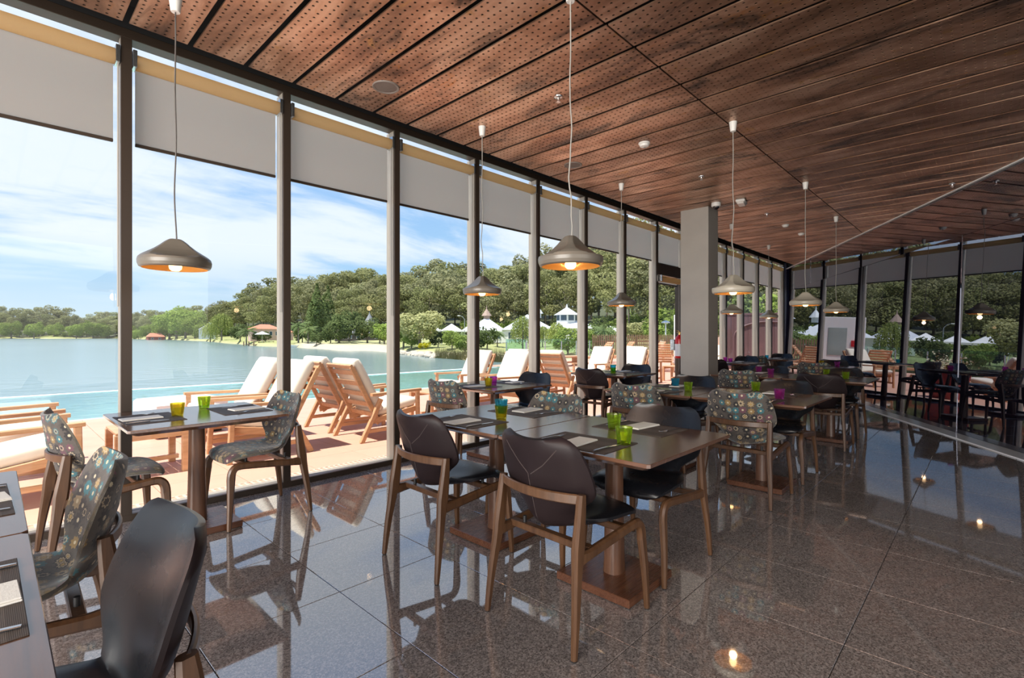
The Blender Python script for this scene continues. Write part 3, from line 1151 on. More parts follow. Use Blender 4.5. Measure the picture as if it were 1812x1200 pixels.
CUT = next(i for i, a in enumerate(ARC) if a / LEN > 0.50)
SHELL = {
    'black': (shell_mesh(0, CUT, 'seat', [M_LEATHER, M_LEATHER]), shell_mesh(CUT, len(PROF) - 1, 'backrest', [M_LEATHER, M_LEATHER_BACK])),
    'print': (shell_mesh(0, CUT, 'seat', [M_FABRIC]), shell_mesh(CUT, len(PROF) - 1, 'backrest', [M_FABRIC])),
}


def back_point(f, u):
    """point on the outer skin of the back"""
    i = min(range(len(ARC)), key=lambda k: abs(ARC[k] / LEN - f))
    r, _ = shell_ring(i)
    out = list(reversed(r[NU:]))
    x = (u + 1) / 2 * (NU - 1)
    k = min(int(x), NU - 2)
    return out[k].lerp(out[k + 1], x - k)


def seam_mesh():
    mb = MB()
    mb.tube([back_point(f, 0.02) for f in (0.53, 0.58, 0.63, 0.68, 0.73, 0.78, 0.82)], 0.0022, 5)
    for s in (-1, 1):
        mb.tube([back_point(f, u * s) for f, u in ((0.82, 0.02), (0.87, 0.22), (0.915, 0.45), (0.945, 0.62))], 0.0022, 5)
    return mb.mesh('back_seam', simple('seam_highlight', (0.055, 0.040, 0.038), 0.5), 60)  # seam colour lightened to paint a thin highlight along it


SEAM = seam_mesh()


def rear_leg(s):
    pts = catmull([(-0.272, s * .252, 0.006), (-0.252, s * .245, 0.18), (-0.226, s * .231, 0.36), (-0.206, s * .228, 0.50), (-0.192, s * .226, 0.625)], 12)
    n_ = len(pts)
    dep = [interp([(0, .026), (.45, .050), (.60, .066), (.75, .056), (1, .040)], i / (n_ - 1)) for i in range(n_)]
    return MB().beam(pts, [interp([(0, .024), (.6, .036), (1, .030)], i / (n_ - 1)) for i in range(n_)], dep, (0, 1, 0), .3).mesh('leg', M_CHAIRWOOD, 40)


def front_leg(s):
    pts = catmull([(0.268, s * .252, 0.006), (0.258, s * .246, 0.18), (0.250, s * .234, 0.33)], 8)
    n_ = len(pts)
    return MB().beam(pts, [interp([(0, .024), (1, .034)], i / (n_ - 1)) for i in range(n_)], [interp([(0, .026), (1, .050)], i / (n_ - 1)) for i in range(n_)], (0, 1, 0), .3).mesh('leg', M_CHAIRWOOD, 40)


def side_rail(s):
    pts = catmull([(0.250, s * .234, 0.325), (0.246, s * .234, 0.365), (0.231, s * .233, 0.395), (0.198, s * .232, 0.408), (0.10, s * .231, 0.400), (-0.06, s * .230, 0.383), (-0.15, s * .230, 0.374), (-0.222, s * .230, 0.372)], 22)
    n_ = len(pts)
    dep = [interp([(0, .050), (.2, .048), (.5, .044), (.86, .048), (1, .066)], i / (n_ - 1)) for i in range(n_)]
    return MB().beam(pts, .033, dep, (0, 1, 0), .3).mesh('side_rail', M_CHAIRWOOD, 40)


def back_rail():
    pts = [(-0.196 - 0.058 * (1 - u * u), u * .226, 0.605) for u in [-1 + 2 * i / 12 for i in range(13)]]
    return MB().beam(pts, .042, .015, (0, 0, 1), .3).mesh('back_rail', M_CHAIRWOOD, 40)


LEGS = [rear_leg(-1), rear_leg(1), front_leg(-1), front_leg(1)]
RAILS = [side_rail(-1), side_rail(1)]
BRAIL = back_rail()
BAR = MB().cbox((-.02, -.232, .386), (.02, .232, .416), .004).mesh('cross_bar', M_CHAIRWOOD)
SPACER = MB().lathe([(.009, 0), (.009, .032)], 10, cap0=True, cap1=True).mesh('spacer', M_BLACK, 40)
GLIDE = MB().lathe([(.011, 0), (.012, .006)], 10, cap0=True, cap1=True).mesh('glide', M_BLACK, 40)


def make_chair(kind):
    e = empty('dining_chair')
    sm, bm = SHELL[kind]
    obj('seat', sm, e)
    b = obj('backrest', bm, e)
    if kind == 'black':
        obj('seam', SEAM, b)
    for m, (x, s) in zip(LEGS, ((-.272, -1), (-.272, 1), (.268, -1), (.268, 1))):
        lg = obj('leg', m, e)
        obj('glide', GLIDE, lg, (x, s * .252, 0))
    for m in RAILS:
        obj('side_rail', m, e)
    obj('back_rail', BRAIL, e)
    obj('cross_bar', BAR, e, (.13, 0, 0))
    obj('cross_bar', BAR, e, (-.13, 0, -.016))
    for x, z in ((.13, .412), (-.13, .398)):
        for s in (-1, 1):
            obj('spacer', SPACER, e, (x, s * .15, z))
    return e


CH = {'black': make_chair('black'), 'print': make_chair('print')}
GCH = 'dining chairs around the restaurant tables'
CHAIRS = [
    # kind, x, y, rz, label
    ('black', 0.075, 1.385, PI + .02, 'black leather dining chair closest to the camera, cut off at the frame bottom'),
    ('print', 0.065, 2.265, PI - .02, 'flower-print dining chair behind the closest black leather chair'),
    ('print', 0.47, 3.79, 0.03, 'flower-print dining chair with its back to the near end of the window table'),
    ('print', 1.325, 3.795, PI + .02, 'flower-print dining chair in side view, facing the yellow tumbler by the window'),
    ('black', 1.845, 2.275, -0.02, 'black leather chair pulled to the joined tables, nearer the window glass'),
    ('black', 1.845, 1.408, -0.03, 'black leather chair with a stitched aubergine back, standing frontmost at the joined tables'),
    ('print', 2.66, 2.28, PI + .02, 'flower-print chair across the joined tables beyond the stacked yellow and teal tumblers'),
    ('black', 2.60, 1.42, PI - .02, 'black leather chair across the joined tables beyond the two green tumblers'),
    ('print', 3.21, 3.80, 0.05, 'flower-print chair seen from behind at the window table with yellow and magenta tumblers'),
    ('black', 4.14, 3.78, PI, 'black leather chair facing the yellow and magenta tumblers at the window table'),
    ('black', 5.62, 3.78, -0.02, 'black leather chair with a sunlit brown back at the teal-and-green tumbler table'),
    ('black', 6.46, 3.795, PI + .02, 'dark blue-black chair facing the teal-and-green tumbler table by the window'),
    ('print', 4.13, 2.27, 0.01, 'flower-print chair seen from behind before the blue tumbler near the pillar'),
    ('print', 4.16, 1.392, 0.0, 'large flower-print chair seen from behind in front of the magenta tumbler'),
    ('black', 4.97, 2.27, PI, 'black leather chair in front of the pillar foot facing the blue and green tumblers'),
    ('black', 5.02, 1.40, PI + .02, 'black leather chair facing the magenta tumbler of the nearer pair of tables'),
    ('print', 6.62, 2.265, 0.0, 'flower-print chair right of the pillar, back to the camera, before the magenta tumblers'),
    ('black', 6.70, 1.395, 0.02, 'all-black chair seen from behind at the mirror-side table with two green tumblers'),
    ('black', 7.52, 2.26, PI, 'black leather chair facing the two magenta tumblers beyond the print chair'),
    ('black', 7.60, 1.41, PI, 'black leather chair facing the two green tumblers close to the mirror wall'),
    ('print', 9.28, 2.02, 0.0, 'small far flower-print chair before the yellow tumbler near the mirror'),
    ('black', 10.12, 2.0, PI, 'small far black chair facing the yellow and magenta tumblers near the mirror'),
    ('black', 9.25, 3.62, 0.05, 'dark chair half hidden behind the right edge of the pillar'),
    ('black', 10.72, 3.66, PI, 'grey-sheened black chair behind the pillar facing two magenta tumblers'),
    ('print', 11.55, 3.62, 0.0, 'farthest flower-print chair, by the windows before the corner'),
    ('black', 12.95, 3.60, PI, 'farthest blue-black chair, by the windows before the dark corner'),
]
for kind, x, y, rz, lab in CHAIRS:
    place(CH[kind], USED, (x, y, 0), rz, lab, 'chair', GCH)

# ================================================================== TABLES
TW, TT = 0.866, 0.75


def make_table():
    e = empty('pedestal_table')
    w = TW / 2
    # top: flat upper face, undercut edge
    rg = []
    for i, z in ((0.045, TT - .040), (0.0, TT - .016), (0.0, TT - .002), (0.002, TT)):
        a, k = w - i, .012
        rg.append([(-a + k, -a, z), (a - k, -a, z), (a, -a + k, z), (a, a - k, z), (a - k, a, z), (-a + k, a, z), (-a, a - k, z), (-a, -a + k, z)])
    MB().loft(rg).build('table_top', M_TABLEWOOD, e)
    def sect(rx, ry, z, n_=28):
        out = []
        for i in range(n_):
            a = 2 * PI * i / n_
            c, s = math.cos(a), math.sin(a)
            out.append((rx * math.copysign(abs(c) ** .75, c), ry * math.copysign(abs(s) ** .75, s), z))
        return out
    MB().loft([sect(.058, .050, .045), sect(.055, .047, .10), sect(.048, .042, .40), sect(.045, .040, .66), sect(.047, .042, TT - .04)]).build('column', M_COLUMNWOOD, e, 50)
    MB().cbox((-.213, -.213, 0.004), (.213, .213, .045), .003).build('base_plate', M_BASEWOOD, e)
    MB().cbox((-.14, -.14, TT - .052), (.14, .14, TT - .04), .003).build('mounting_plate', M_BLACK, e)
    for sx in (-1, 1):
        for sy in (-1, 1):
            MB().lathe([(.012, 0), (.012, .005)], 8, (sx * .2, sy * .2, 0), True, True).build('foot', M_BLACK, e)
    return e


TB = make_table()
GT = 'square pedestal tables'
TABLES = {
    # key: x, y, label, short description used for what lies on it
    'A': (2.247, 2.285, 'dark wooden table joined to another, with a teal tumbler stacked in a yellow one', 'the joined table with the stacked tumblers'),
    'B': (2.247, 1.412, 'dark wooden table with two green tumblers, the front one of the joined pair', 'the joined table with two green tumblers'),
    'W1': (0.945, 3.79, 'dark wooden window table with single yellow and green tumblers, under the first pendant', 'the window table under the first pendant'),
    'W2': (3.70, 3.79, 'dark wooden window table carrying yellow and magenta tumblers', 'the window table with yellow and magenta tumblers'),
    'W3': (6.03, 3.79, 'dark wooden window table carrying a teal tumbler in a green one', 'the window table with teal-and-green tumblers'),
    'C': (4.545, 2.275, 'dark wooden table before the pillar with blue and green tumblers', 'the table with blue and green tumblers'),
    'E': (4.545, 1.400, 'dark wooden table behind the large print chair with a magenta tumbler', 'the table behind the large print chair'),
    'F': (7.10, 2.275, 'dark wooden table right of the pillar with two magenta tumblers', 'the table with magenta tumblers right of the pillar'),
    'G': (7.10, 1.400, 'dark wooden table next to the mirror wall with two green tumblers', 'the table with green tumblers by the mirror'),
    'H': (9.70, 2.02, 'far dark table near the mirror with yellow and magenta tumblers', 'the far table near the mirror'),
    'W4': (10.0, 3.60, 'far window table behind the pillar with two magenta tumblers', 'the far window table behind the pillar'),
    'W5': (12.25, 3.55, 'farthest window table with a teal tumbler near the corner', 'the farthest window table'),
    'Z1': (-0.363, 1.392, 'pale-lit table with placemats at the frame edge, closest to the camera', 'the table closest to the camera'),
    'Z2': (-0.363, 2.265, 'pale-lit table pushed against the closest one, farther from the camera', 'the table behind the closest one'),
}
for k, (x, y, lab, short) in TABLES.items():
    place(TB, USED, (x, y, 0), 0, lab, 'table', GT)

# ------------------------------------------------------------------ what lies on the tables
def tumbler_mesh(m):
    out = [(0.0, 0.0), (0.029, 0.0), (0.031, 0.002), (0.0325, 0.015), (0.041, 0.082), (0.0415, 0.084), (0.0405, 0.085)]
    inn = [(0.0395, 0.084), (0.0385, 0.080), (0.0305, 0.016), (0.028, 0.012), (0.0, 0.011)]
    return MB().lathe(out + inn, 28).mesh('tumbler', m, 50)


TUM = {k: tumbler_mesh(m) for k, m in CUPS.items()}
CUPLIST = [
    ('yellow', 0.832, 3.77, 0, 'amber yellow tumbler standing alone on the window table under the first pendant'),
    ('green', 1.05, 4.03, 0, 'lime green tumbler on the window table under the first pendant'),
    ('yellow', 2.188, 2.185, 0, 'yellow tumbler holding a teal tumbler stacked inside it'),
    ('teal', 2.188, 2.185, 0.038, 'teal tumbler stacked inside the yellow tumbler on the joined tables'),
    ('green', 2.385, 1.50, 0, 'green tumbler farther back of the pair on the joined tables'),
    ('green', 2.075, 1.251, 0, 'frontmost lime green tumbler on the joined tables'),
    ('yellow', 3.52, 3.70, 0, 'yellow tumbler beside a magenta one on the second window table'),
    ('magenta', 3.69, 3.80, 0, 'magenta tumbler beside a yellow one on the second window table'),
    ('green', 5.86, 3.70, 0, 'green tumbler holding a teal tumbler on the third window table'),
    ('teal', 5.86, 3.70, 0.038, 'teal tumbler stacked inside a green one on the third window table'),
    ('teal', 4.80, 2.30, 0, 'blue-teal tumbler in front of the pillar base'),
    ('green', 4.50, 2.03, 0, 'green tumbler beside the blue one in front of the pillar base'),
    ('magenta', 4.44, 1.235, 0, 'large magenta tumbler before the black chair, right of the big print chair'),
    ('green', 4.95, 1.58, 0, 'green tumbler directly above the back of the big print chair'),
    ('green', 7.06, 1.24, 0, 'green tumbler nearest the mirror wall'),
    ('green', 7.46, 1.52, 0, 'green tumbler between two black chairs near the mirror wall'),
    ('magenta', 7.07, 2.07, 0, 'magenta tumbler in front of a black chair right of the pillar'),
    ('magenta', 7.46, 2.34, 0, 'magenta tumbler just above the small print chair right of the pillar'),
    ('magenta', 9.80, 1.84, 0, 'small far magenta tumbler near the mirror'),
    ('yellow', 10.02, 2.12, 0, 'small far yellow tumbler near the mirror'),
    ('magenta', 9.84, 3.60, 0, 'magenta tumbler on the far window table right of the pillar edge'),
    ('magenta', 10.28, 3.86, 0, 'magenta tumbler touching the pillar edge on the far window table'),
    ('teal', 12.02, 3.60, 0, 'farthest teal tumbler, on the table near the corner'),
]
for c, x, y, dz, lab in CUPLIST:
    o = obj('tumbler', TUM[c], None, (x, y, TT + dz))
    tag(o, lab, 'glass', 'coloured glass tumblers')

MAT_ME = MB().cbox((-.15, -.215, 0), (.15, .215, .003), .001).mesh('placemat', M_MAT)


def napkin_mesh():
    mb = MB()
    mb.cbox((-.055, -.105, 0), (.055, .105, .004), .0015)
    mb.cbox((-.054, -.103, .004), (.052, .104, .008), .0015)
    return mb.mesh('napkin', M_NAPKIN)


def knife_mesh():
    mb = MB()
    mb.beam(catmull([(0, -.105, .004), (0, -.06, .005), (0, 0, .005), (0, .01, .004)], 8), [.009, .012, .014, .014, .013, .012, .011, .010, .008], .005, (1, 0, 0), .4)
    mb.loft([[(-.006, .012, .002), (.007, .012, .002), (.007, .012, .004), (-.006, .012, .004)], [(-.008, .06, .001), (.008, .06, .001), (.008, .06, .0025), (-.008, .06, .0025)], [(-.002, .112, .001), (.006, .105, .001), (.006, .105, .002), (-.002, .112, .002)]])
    return mb.mesh('knife', M_STEEL, 40)


def fork_mesh():
    mb = MB()
    mb.beam(catmull([(0, -.10, .003), (0, -.05, .005), (0, .02, .007), (0, .045, .006)], 8), [.010, .011, .010, .008, .007, .006, .006, .008, .014], .003, (1, 0, 0), .4)
    mb.beam([(0, .042, .006), (0, .058, .003), (0, .066, .003)], [.014, .024, .025], .003, (1, 0, 0), .3)
    for i in range(4):
        x = -.0095 + i * .0063
        mb.beam([(x, .064, .003), (x, .085, .006), (x * .95, .102, .010)], [.004, .0035, .002], .002, (1, 0, 0), .3)
    return mb.mesh('fork', M_STEEL, 40)


NAP_ME, KNIFE_ME, FORK_ME = napkin_mesh(), knife_mesh(), fork_mesh()
SEATNAME = {
    'A': ('near', 'far'), 'B': ('near', 'far'), 'W1': ('near', 'far'), 'W2': ('near', 'far'), 'W3': ('near', 'far'), 'C': ('near', 'far'), 'E': ('near', 'far'), 'F': ('near', 'far'), 'G': ('near', 'far'), 'H': ('near', 'far'), 'W4': ('near', 'far'), 'W5': ('near', 'far'),
    'Z1': (None, 'only'), 'Z2': (None, 'only'),
}
for k, (tx, ty, lab, short) in TABLES.items():
    for side, sn in zip((-1, 1), SEATNAME[k]):
        if sn is None:
            continue
        where = '%s side of %s' % (sn, short) if sn != 'only' else 'place at ' + short
        cx_, cy_ = tx + side * (TW / 2 - .175), ty + RND.uniform(-.015, .015)
        rz = (0 if side < 0 else PI) + RND.uniform(-.03, .03)
        M = Matrix.Translation((cx_, cy_, 0)) @ Matrix.Rotation(rz, 4, 'Z')
        def put(name, me, lx, ly, z, r, label, cat, group):
            p = M @ Vector((lx, ly, z))
            o = obj(name, me, None, p)
            o.rotation_euler = (0, 0, rz + r)
            tag(o, label + ', ' + where, cat, group)
        put('placemat', MAT_ME, 0, 0, TT, 0, 'dark woven placemat', 'placemat', 'woven placemats')
        put('napkin', NAP_ME, -.042, RND.uniform(-.02, .02), TT + .003, PI / 2 + RND.uniform(-.12, .12), 'pale folded napkin', 'napkin', 'folded napkins')
        put('knife', KNIFE_ME, -.042, -.165, TT + .003, -PI / 2 + RND.uniform(-.1, .1), 'steel knife by napkin', 'knife', 'table knives')
        put('fork', FORK_ME, -.042, .165, TT + .003, -PI / 2 + RND.uniform(-.15, .15), 'steel fork by napkin', 'fork', 'table forks')

# ================================================================== TERRACE
deck = tag(MB().box((-9, 4.42, -0.5), (15.2, 9.86, -0.014)).box((15.2, 4.42, -0.5), (34, 15.6, -0.014)).build('pool_deck', M_GROUT), kind='structure')
DT = 0.60
dt_me = MB().cbox((.002, .002, -.02), (DT - .002, DT - .002, 0), .002).mesh('deck_tile', M_TERRA)
for i in range(-2, 25):
    for j in range(0, 9):
        obj('paving_tile', dt_me, deck, (-.25 + i * DT, 4.46 + j * DT, 0))
MB().box((-9, 4.46, -.02), (-1.45, 9.86, 0)).box((14.75, 4.46, -.02), (34, 15.6, 0)).build('distant_paving', M_TERRA, deck)
g = MB()
x = -1.5
while x < 15:
    g.box((x, 4.53, -.004), (x + .022, 4.62, .003))
    x += .05
g.box((-1.5, 4.52, -.004), (15, 4.535, .0035)).box((-1.5, 4.615, -.004), (15, 4.63, .0035))
tag(g.build('drain_grate', simple('pale_grate', (0.62, 0.45, 0.36), 0.5), deck), kind='stuff')

pool = tag(MB().box((-12, 9.86, -1.3), (15.2, 15.15, -1.1)).box((-12, 9.86, -1.2), (15.2, 9.98, -.002)).box((15.05, 9.86, -1.2), (15.2, 15.15, 0.0)).build('swimming_pool', M_POOLTILE), kind='structure')
MB().box((-12, 14.95, -1.2), (15.2, 15.15, -.035)).build('overflow_edge', M_WHITEPAINT, pool)
MB().box((-12, 9.98, -1.2), (0.9, 14.95, -.14)).build('shallow_ledge', M_LEDGE, pool)
MB().add([(-12, 9.98, -.05), (15.05, 9.98, -.05), (15.05, 14.96, -.05), (-12, 14.96, -.05)], [(0, 1, 2, 3)]).build('pool_surface', M_POOL, pool)

lake = tag(MB().add([(-900, 15.2, -1.0), (900, 15.2, -1.0), (900, 1300, -1.0), (-900, 1300, -1.0)], [(0, 1, 2, 3)]).build('lake', M_LAKE), kind='structure')

# ------------------------------------------------------------------ lounge armchairs
def make_armchair():
    """low teak lounge chair facing +x with canvas cushions"""
    e = empty('lounge_chair')
    W = .33
    for s in (-1, 1):
        y = s * W
        MB().beam([(.36, y, 0), (.34, y, .30), (.335, y, .555)], .045, .05, (0, 1, 0), .15).build('front_leg', M_TEAK, e)
        MB().beam([(-.46, y, 0), (-.30, y, .30), (-.20, y, .50)], .045, .055, (0, 1, 0), .15).build('rear_leg', M_TEAK, e)
        MB().beam([(.38, y, .575), (-.33, y, .56)], .06, .035, (0, 1, 0), .15).build('armrest', M_TEAK, e)
        MB().beam([(.34, y, .13), (-.40, y, .13)], .03, .045, (0, 1, 0), .15).build('stretcher', M_TEAK, e)
        MB().beam([(.33, s * .285, .33), (-.28, s * .285, .235)], .03, .07, (0, 1, 0), .15).build('seat_rail', M_TEAK, e)
        MB().beam([(-.20, s * .285, .20), (-.56, s * .285, .90)], .032, .055, (0, 1, 0), .15).build('back_stile', M_TEAK, e)
    for i in range(5):
        t = .16 + i * .185
        p = Vector((-.20, 0, .20)).lerp(Vector((-.56, 0, .90)), t)
        d = Vector((-.36, 0, .70)).normalized()
        MB().beam([p + Vector((-.0, -.27, 0)), p + Vector((-.0, .27, 0))], .062, .018, d, .2).build('back_slat', M_TEAK, e)
    MB().beam([(-.565, -.30, .905), (-.565, .30, .905)], .05, .03, (-.36, 0, .70), .2).build('top_rail', M_TEAK, e)
    for i in range(5):
        t = .06 + i * .2
        p = Vector((.33, 0, .352)).lerp(Vector((-.26, 0, .26)), t)
        MB().beam([p + Vector((0, -.27, 0)), p + Vector((0, .27, 0))], .06, .018, (1, 0, 0), .2).build('seat_slat', M_TEAK, e)

    def cushion(a, b, nrm, th, w):
        a, b, nrm = Vector(a), Vector(b), Vector(nrm).normalized()
        rings = []
        for t, k in ((0, .35), (.03, .8), (.12, 1), (.5, 1.05), (.88, 1), (.97, .8), (1, .35)):
            p = a.lerp(b, t)
            h = th * k / 2
            ring = []
            for u, q in ((-1, .35), (-.96, .8), (-.85, 1), (0, 1.06), (.85, 1), (.96, .8), (1, .35)):
                ring.append(p + Vector((0, u * w, 0)) + nrm * (h * q))
            for u, q in ((1, .35), (.96, .8), (.85, 1), (0, 1.0), (-.85, 1), (-.96, .8), (-1, .35)):
                ring.append(p + Vector((0, u * w, 0)) - nrm * (h * q))
            rings.append(ring)
        return MB().loft(rings)
    cushion((.36, 0, .425), (-.20, 0, .335), (.16, 0, 1), .12, .275).build('seat_cushion', M_CUSHION, e, 70)
    cushion((-.165, 0, .36), (-.50, 0, .985), (.70, 0, .36), .13, .275).build('back_cushion', M_CUSHION, e, 70)
    return e


AC = make_armchair()
GA = 'teak lounge chairs with cream cushions on the pool terrace'
LOUNGE = [
    (1.98, 5.72, PI, 'teak lounge chair with cream cushions behind the first window table, facing the frame edge'),
    (3.48, 5.67, 0.0, 'teak lounge chair showing its slatted back beside the third mullion, nearer of two'),
    (3.50, 6.55, 0.03, 'teak lounge chair showing its slatted back, farther of two behind the window print chair'),
    (0.12, 5.45, 0.05, 'teak lounge chair cut by the frame edge, nearest the window glass'),
    (0.10, 6.50, 0.0, 'teak lounge chair cut by the frame edge, farther toward the pool'),
    (1.98, 6.62, PI, 'teak lounge chair turned sideways by the pool behind its twin at the first window table'),
    (6.05, 6.10, PI, 'teak lounge chair with a wide cream back cushion behind the yellow and magenta tumblers'),
    (6.05, 7.05, PI + .05, 'teak lounge chair with cream cushion beyond the second window table, closer to the pool'),
    (7.95, 6.10, 0.0, 'teak lounge chair with slatted back left of the sunlit brown chair back'),
    (8.05, 7.05, 0.0, 'teak lounge chair with slatted back farther toward the pool beyond the brown chair'),
    (10.40, 6.20, PI, 'teak lounge chair with cream cushion directly behind the teal-and-green tumblers'),
    (10.45, 7.2, PI, 'teak lounge chair with cream cushion near the pool corner'),
    (12.2, 6.75, 0.0, 'teak lounge chair with slatted back seen beside the dark blue-black window chair'),
    (14.6, 6.0, PI, 'teak lounge chair with cream cushion seen through the glass door'),
]
for x, y, rz, lab in LOUNGE:
    place(AC, USED, (x, y, 0), rz, lab, 'lounge chair', GA)


def make_side_table():
    e = empty('side_table')
    h = .42
    for i in range(7):
        MB().cbox((-.27 + i * .0785, -.27, h - .022), (-.20 + i * .0785, .27, h), .003).build('top_slat', M_TEAK, e)
    for s in (-1, 1):
        MB().cbox((-.275, s * .255 - .02, h - .085), (.275, s * .255 + .02, h - .022), .003).build('apron', M_TEAK, e)
        for t in (-1, 1):
            MB().cbox((s * .25 - .027, t * .25 - .027, 0), (s * .25 + .027, t * .25 + .027, h - .022), .003).build('leg', M_TEAK, e)
    MB().cbox((-.25, -.02, .08), (.25, .02, .12), .003).build('stretcher', M_TEAK, e)
    return e


ST = make_side_table()
for x, y, lab in ((1.02, 5.72, 'low teak side table on the terrace behind the first window table'), (4.75, 6.2, 'low teak side table on the terrace right of the two slatted lounge chairs'), (9.2, 6.3, 'low teak side table on the terrace behind the third window table'), (13.4, 6.4, 'low teak side table on the terrace seen near the glass door')):
    place(ST, USED, (x, y, 0), 0, lab, 'side table', 'low teak tables on the terrace')

pf = empty('pouf', (1.75, 7.75, 0), .1, 'white square pouf at the pool edge behind the first window table', 'pouf')
MB().cbox((-.42, -.42, .05), (.42, .42, .44), .03).build('body', M_WHITEPAINT, pf, 40)
MB().cbox((-.36, -.36, 0), (.36, .36, .05), .005).build('plinth', M_BLACK, pf)


# ------------------------------------------------------------------ slatted sun loungers on the far terrace
def make_lounger():
    e = empty('sun_lounger')
    for s in (-1, 1):
        MB().cbox((-.65, s * .32 - .02, .24), (1.25, s * .32 + .02, .32), .004).build('side_rail', M_TEAK, e)
        MB().cbox((1.10, s * .32 - .025, 0), (1.17, s * .32 + .025, .24), .004).build('leg', M_TEAK, e)
        MB().cbox((-.45, s * .32 - .025, 0), (-.38, s * .32 + .025, .24), .004).build('leg', M_TEAK, e)
        MB().beam([(.0, s * .29, .33), (-.55, s * .29, .98)], .03, .05, (0, 1, 0), .15).build('back_stile', M_TEAK, e)
        MB().beam([(-.36, s * .27, .74), (-.56, s * .27, .28)], .025, .035, (0, 1, 0), .15).build('prop', M_TEAK, e)
    for i in range(9):
        MB().cbox((.06 + i * .13, -.30, .315), (.15 + i * .13, .30, .335), .003).build('seat_slat', M_TEAK, e)
    for i in range(8):
        p = Vector((0, 0, .33)).lerp(Vector((-.55, 0, .98)), .05 + i * .13)
        MB().beam([p + Vector((0, -.31, 0)), p + Vector((0, .31, 0))], .075, .02, (-.55, 0, .65), .2).build('back_slat', M_TEAK, e)
    return e


SL = make_lounger()
for x, y, rz, lab in (
    (19.3, 12.9, 2.6, 'slatted teak sun lounger on the far terrace, leftmost seen right of the large pendant'),
    (21.2, 12.9, 2.5, 'slatted teak sun lounger on the far terrace below the white turret'),
    (23.0, 12.2, 2.5, 'slatted teak sun lounger on the far terrace in front of the picket fence'),
    (25.0, 11.8, 2.6, 'slatted teak sun lounger on the far terrace under the small window pendant'),
    (27.2, 11.6, 2.6, 'slatted teak sun lounger on the far terrace nearest the glass door'),
    (16.6, 8.4, 0.5, 'slatted teak sun lounger that the dark mirror shows behind the white panel'),
    (18.3, 7.6, 0.4, 'slatted teak sun lounger that the dark mirror shows near the maroon screen'),
):
    place(SL, USED, (x, y, 0), rz, lab, 'sun lounger', 'slatted sun loungers on the far terrace')

db_ = empty('day_bed', (16.8, 12.9, 0), -.1, 'long low teak bench table at the end of the pool', 'bench')
MB().cbox((-.9, -.35, .36), (.9, .35, .42), .006).build('top', M_TEAK, db_)
for sx in (-.7, .7):
    MB().cbox((sx - .05, -.28, 0), (sx + .05, .28, .36), .004).build('trestle', M_TEAK, db_)
MB().cbox((-.7, -.03, .12), (.7, .03, .18), .004).build('stretcher', M_TEAK, db_)

# glass balustrade beyond the pool
M_BALGLASS = glass_clear('balustrade_glass', (0.82, 0.93, 0.91))
bal = empty('glass_balustrade', (15.6, 15.3, 0), 0, 'clear glass balustrade with slim posts behind the pool end', 'balustrade')
def bal_run(p0, p1, n_):
    p0, p1 = Vector(p0), Vector(p1)
    for i in range(n_):
        a, b = p0.lerp(p1, i / n_ + .004), p0.lerp(p1, (i + 1) / n_ - .004)
        d = (b - a).normalized()
        s = Vector((-d.y, d.x, 0)) * .008
        mb = MB()
        q = [a - s, b - s, b + s, a + s]
        mb.add([(p.x, p.y, .05) for p in q] + [(p.x, p.y, 1.12) for p in q], [(3, 2, 1, 0), (4, 5, 6, 7), (0, 1, 5, 4), (1, 2, 6, 5), (2, 3, 7, 6), (3, 0, 4, 7)])
        mb.build('glass_panel', M_BALGLASS, bal)
        mb = MB()
        mb.cbox((a.x - .02, a.y - .02, 0), (a.x + .02, a.y + .02, 1.0), .003)
        mb.build('post', M_STEEL, bal)
bal_run((0, -1.2, 0), (0, 0, 0), 1)
bal_run((0, 0, 0), (14.5, 2.2, 0), 9)

# picket fence
M_PICKET = wood('weathered_picket', (0.16, 0.10, 0.06), (0.30, 0.20, 0.12), 0.8, 2)
fence = empty('picket_fence', (24, 16.5, -.3), 0, 'weathered brown picket fence behind the far sun loungers', 'fence')
pk = MB().loft([[(-.04, -.01, 0), (.04, -.01, 0), (.04, .01, 0), (-.04, .01, 0)], [(-.04, -.01, 1.55), (.04, -.01, 1.55), (.04, .01, 1.55), (-.04, .01, 1.55)], [(-.01, -.01, 1.66), (.01, -.01, 1.66), (.01, .01, 1.66), (-.01, .01, 1.66)]]).mesh('picket', M_PICKET)
F0, F1 = Vector((0, 0, 0)), Vector((19, -8.5, 0))
for i in range(150):
    p = F0.lerp(F1, i / 149)
    o = obj('picket', pk, fence, p)
    o.rotation_euler = (0, 0, -.42)
for z in (.35, 1.25):
    MB().beam([F0 + Vector((0, .03, z)), F1 + Vector((0, .03, z))], .03, .09, (0, 1, 0), .1).build('rail', M_PICKET, fence)

# maroon screen wall beyond the corner
M_MAROON = simple('maroon_boarding', (0.115, 0.058, 0.062), 0.6, vary=0.08)
scr = empty('screen_wall', (20.2, 6.0, 0), -1.05, 'maroon boarded screen wall with an arched panel outside the corner', 'screen')
for i in range(10):
    MB().cbox((-1.6 + i * .3, -.03, 0), (-1.6 + i * .3 + .294, .03, 2.05), .006).build('board', M_MAROON, scr)
arc = [(1.2 * math.cos(a), -.05, 1.25 + .55 * math.sin(a)) for a in [PI * i / 14 for i in range(15)]]
MB().tube([(1.2, -.05, 0)] + arc + [(-1.2, -.05, 0)], .035, 8).build('arch_moulding', M_MAROON, scr, 60)
MB().cbox((-1.66, -.05, 2.05), (1.46, .05, 2.13), .006).build('coping', M_MAROON, scr)
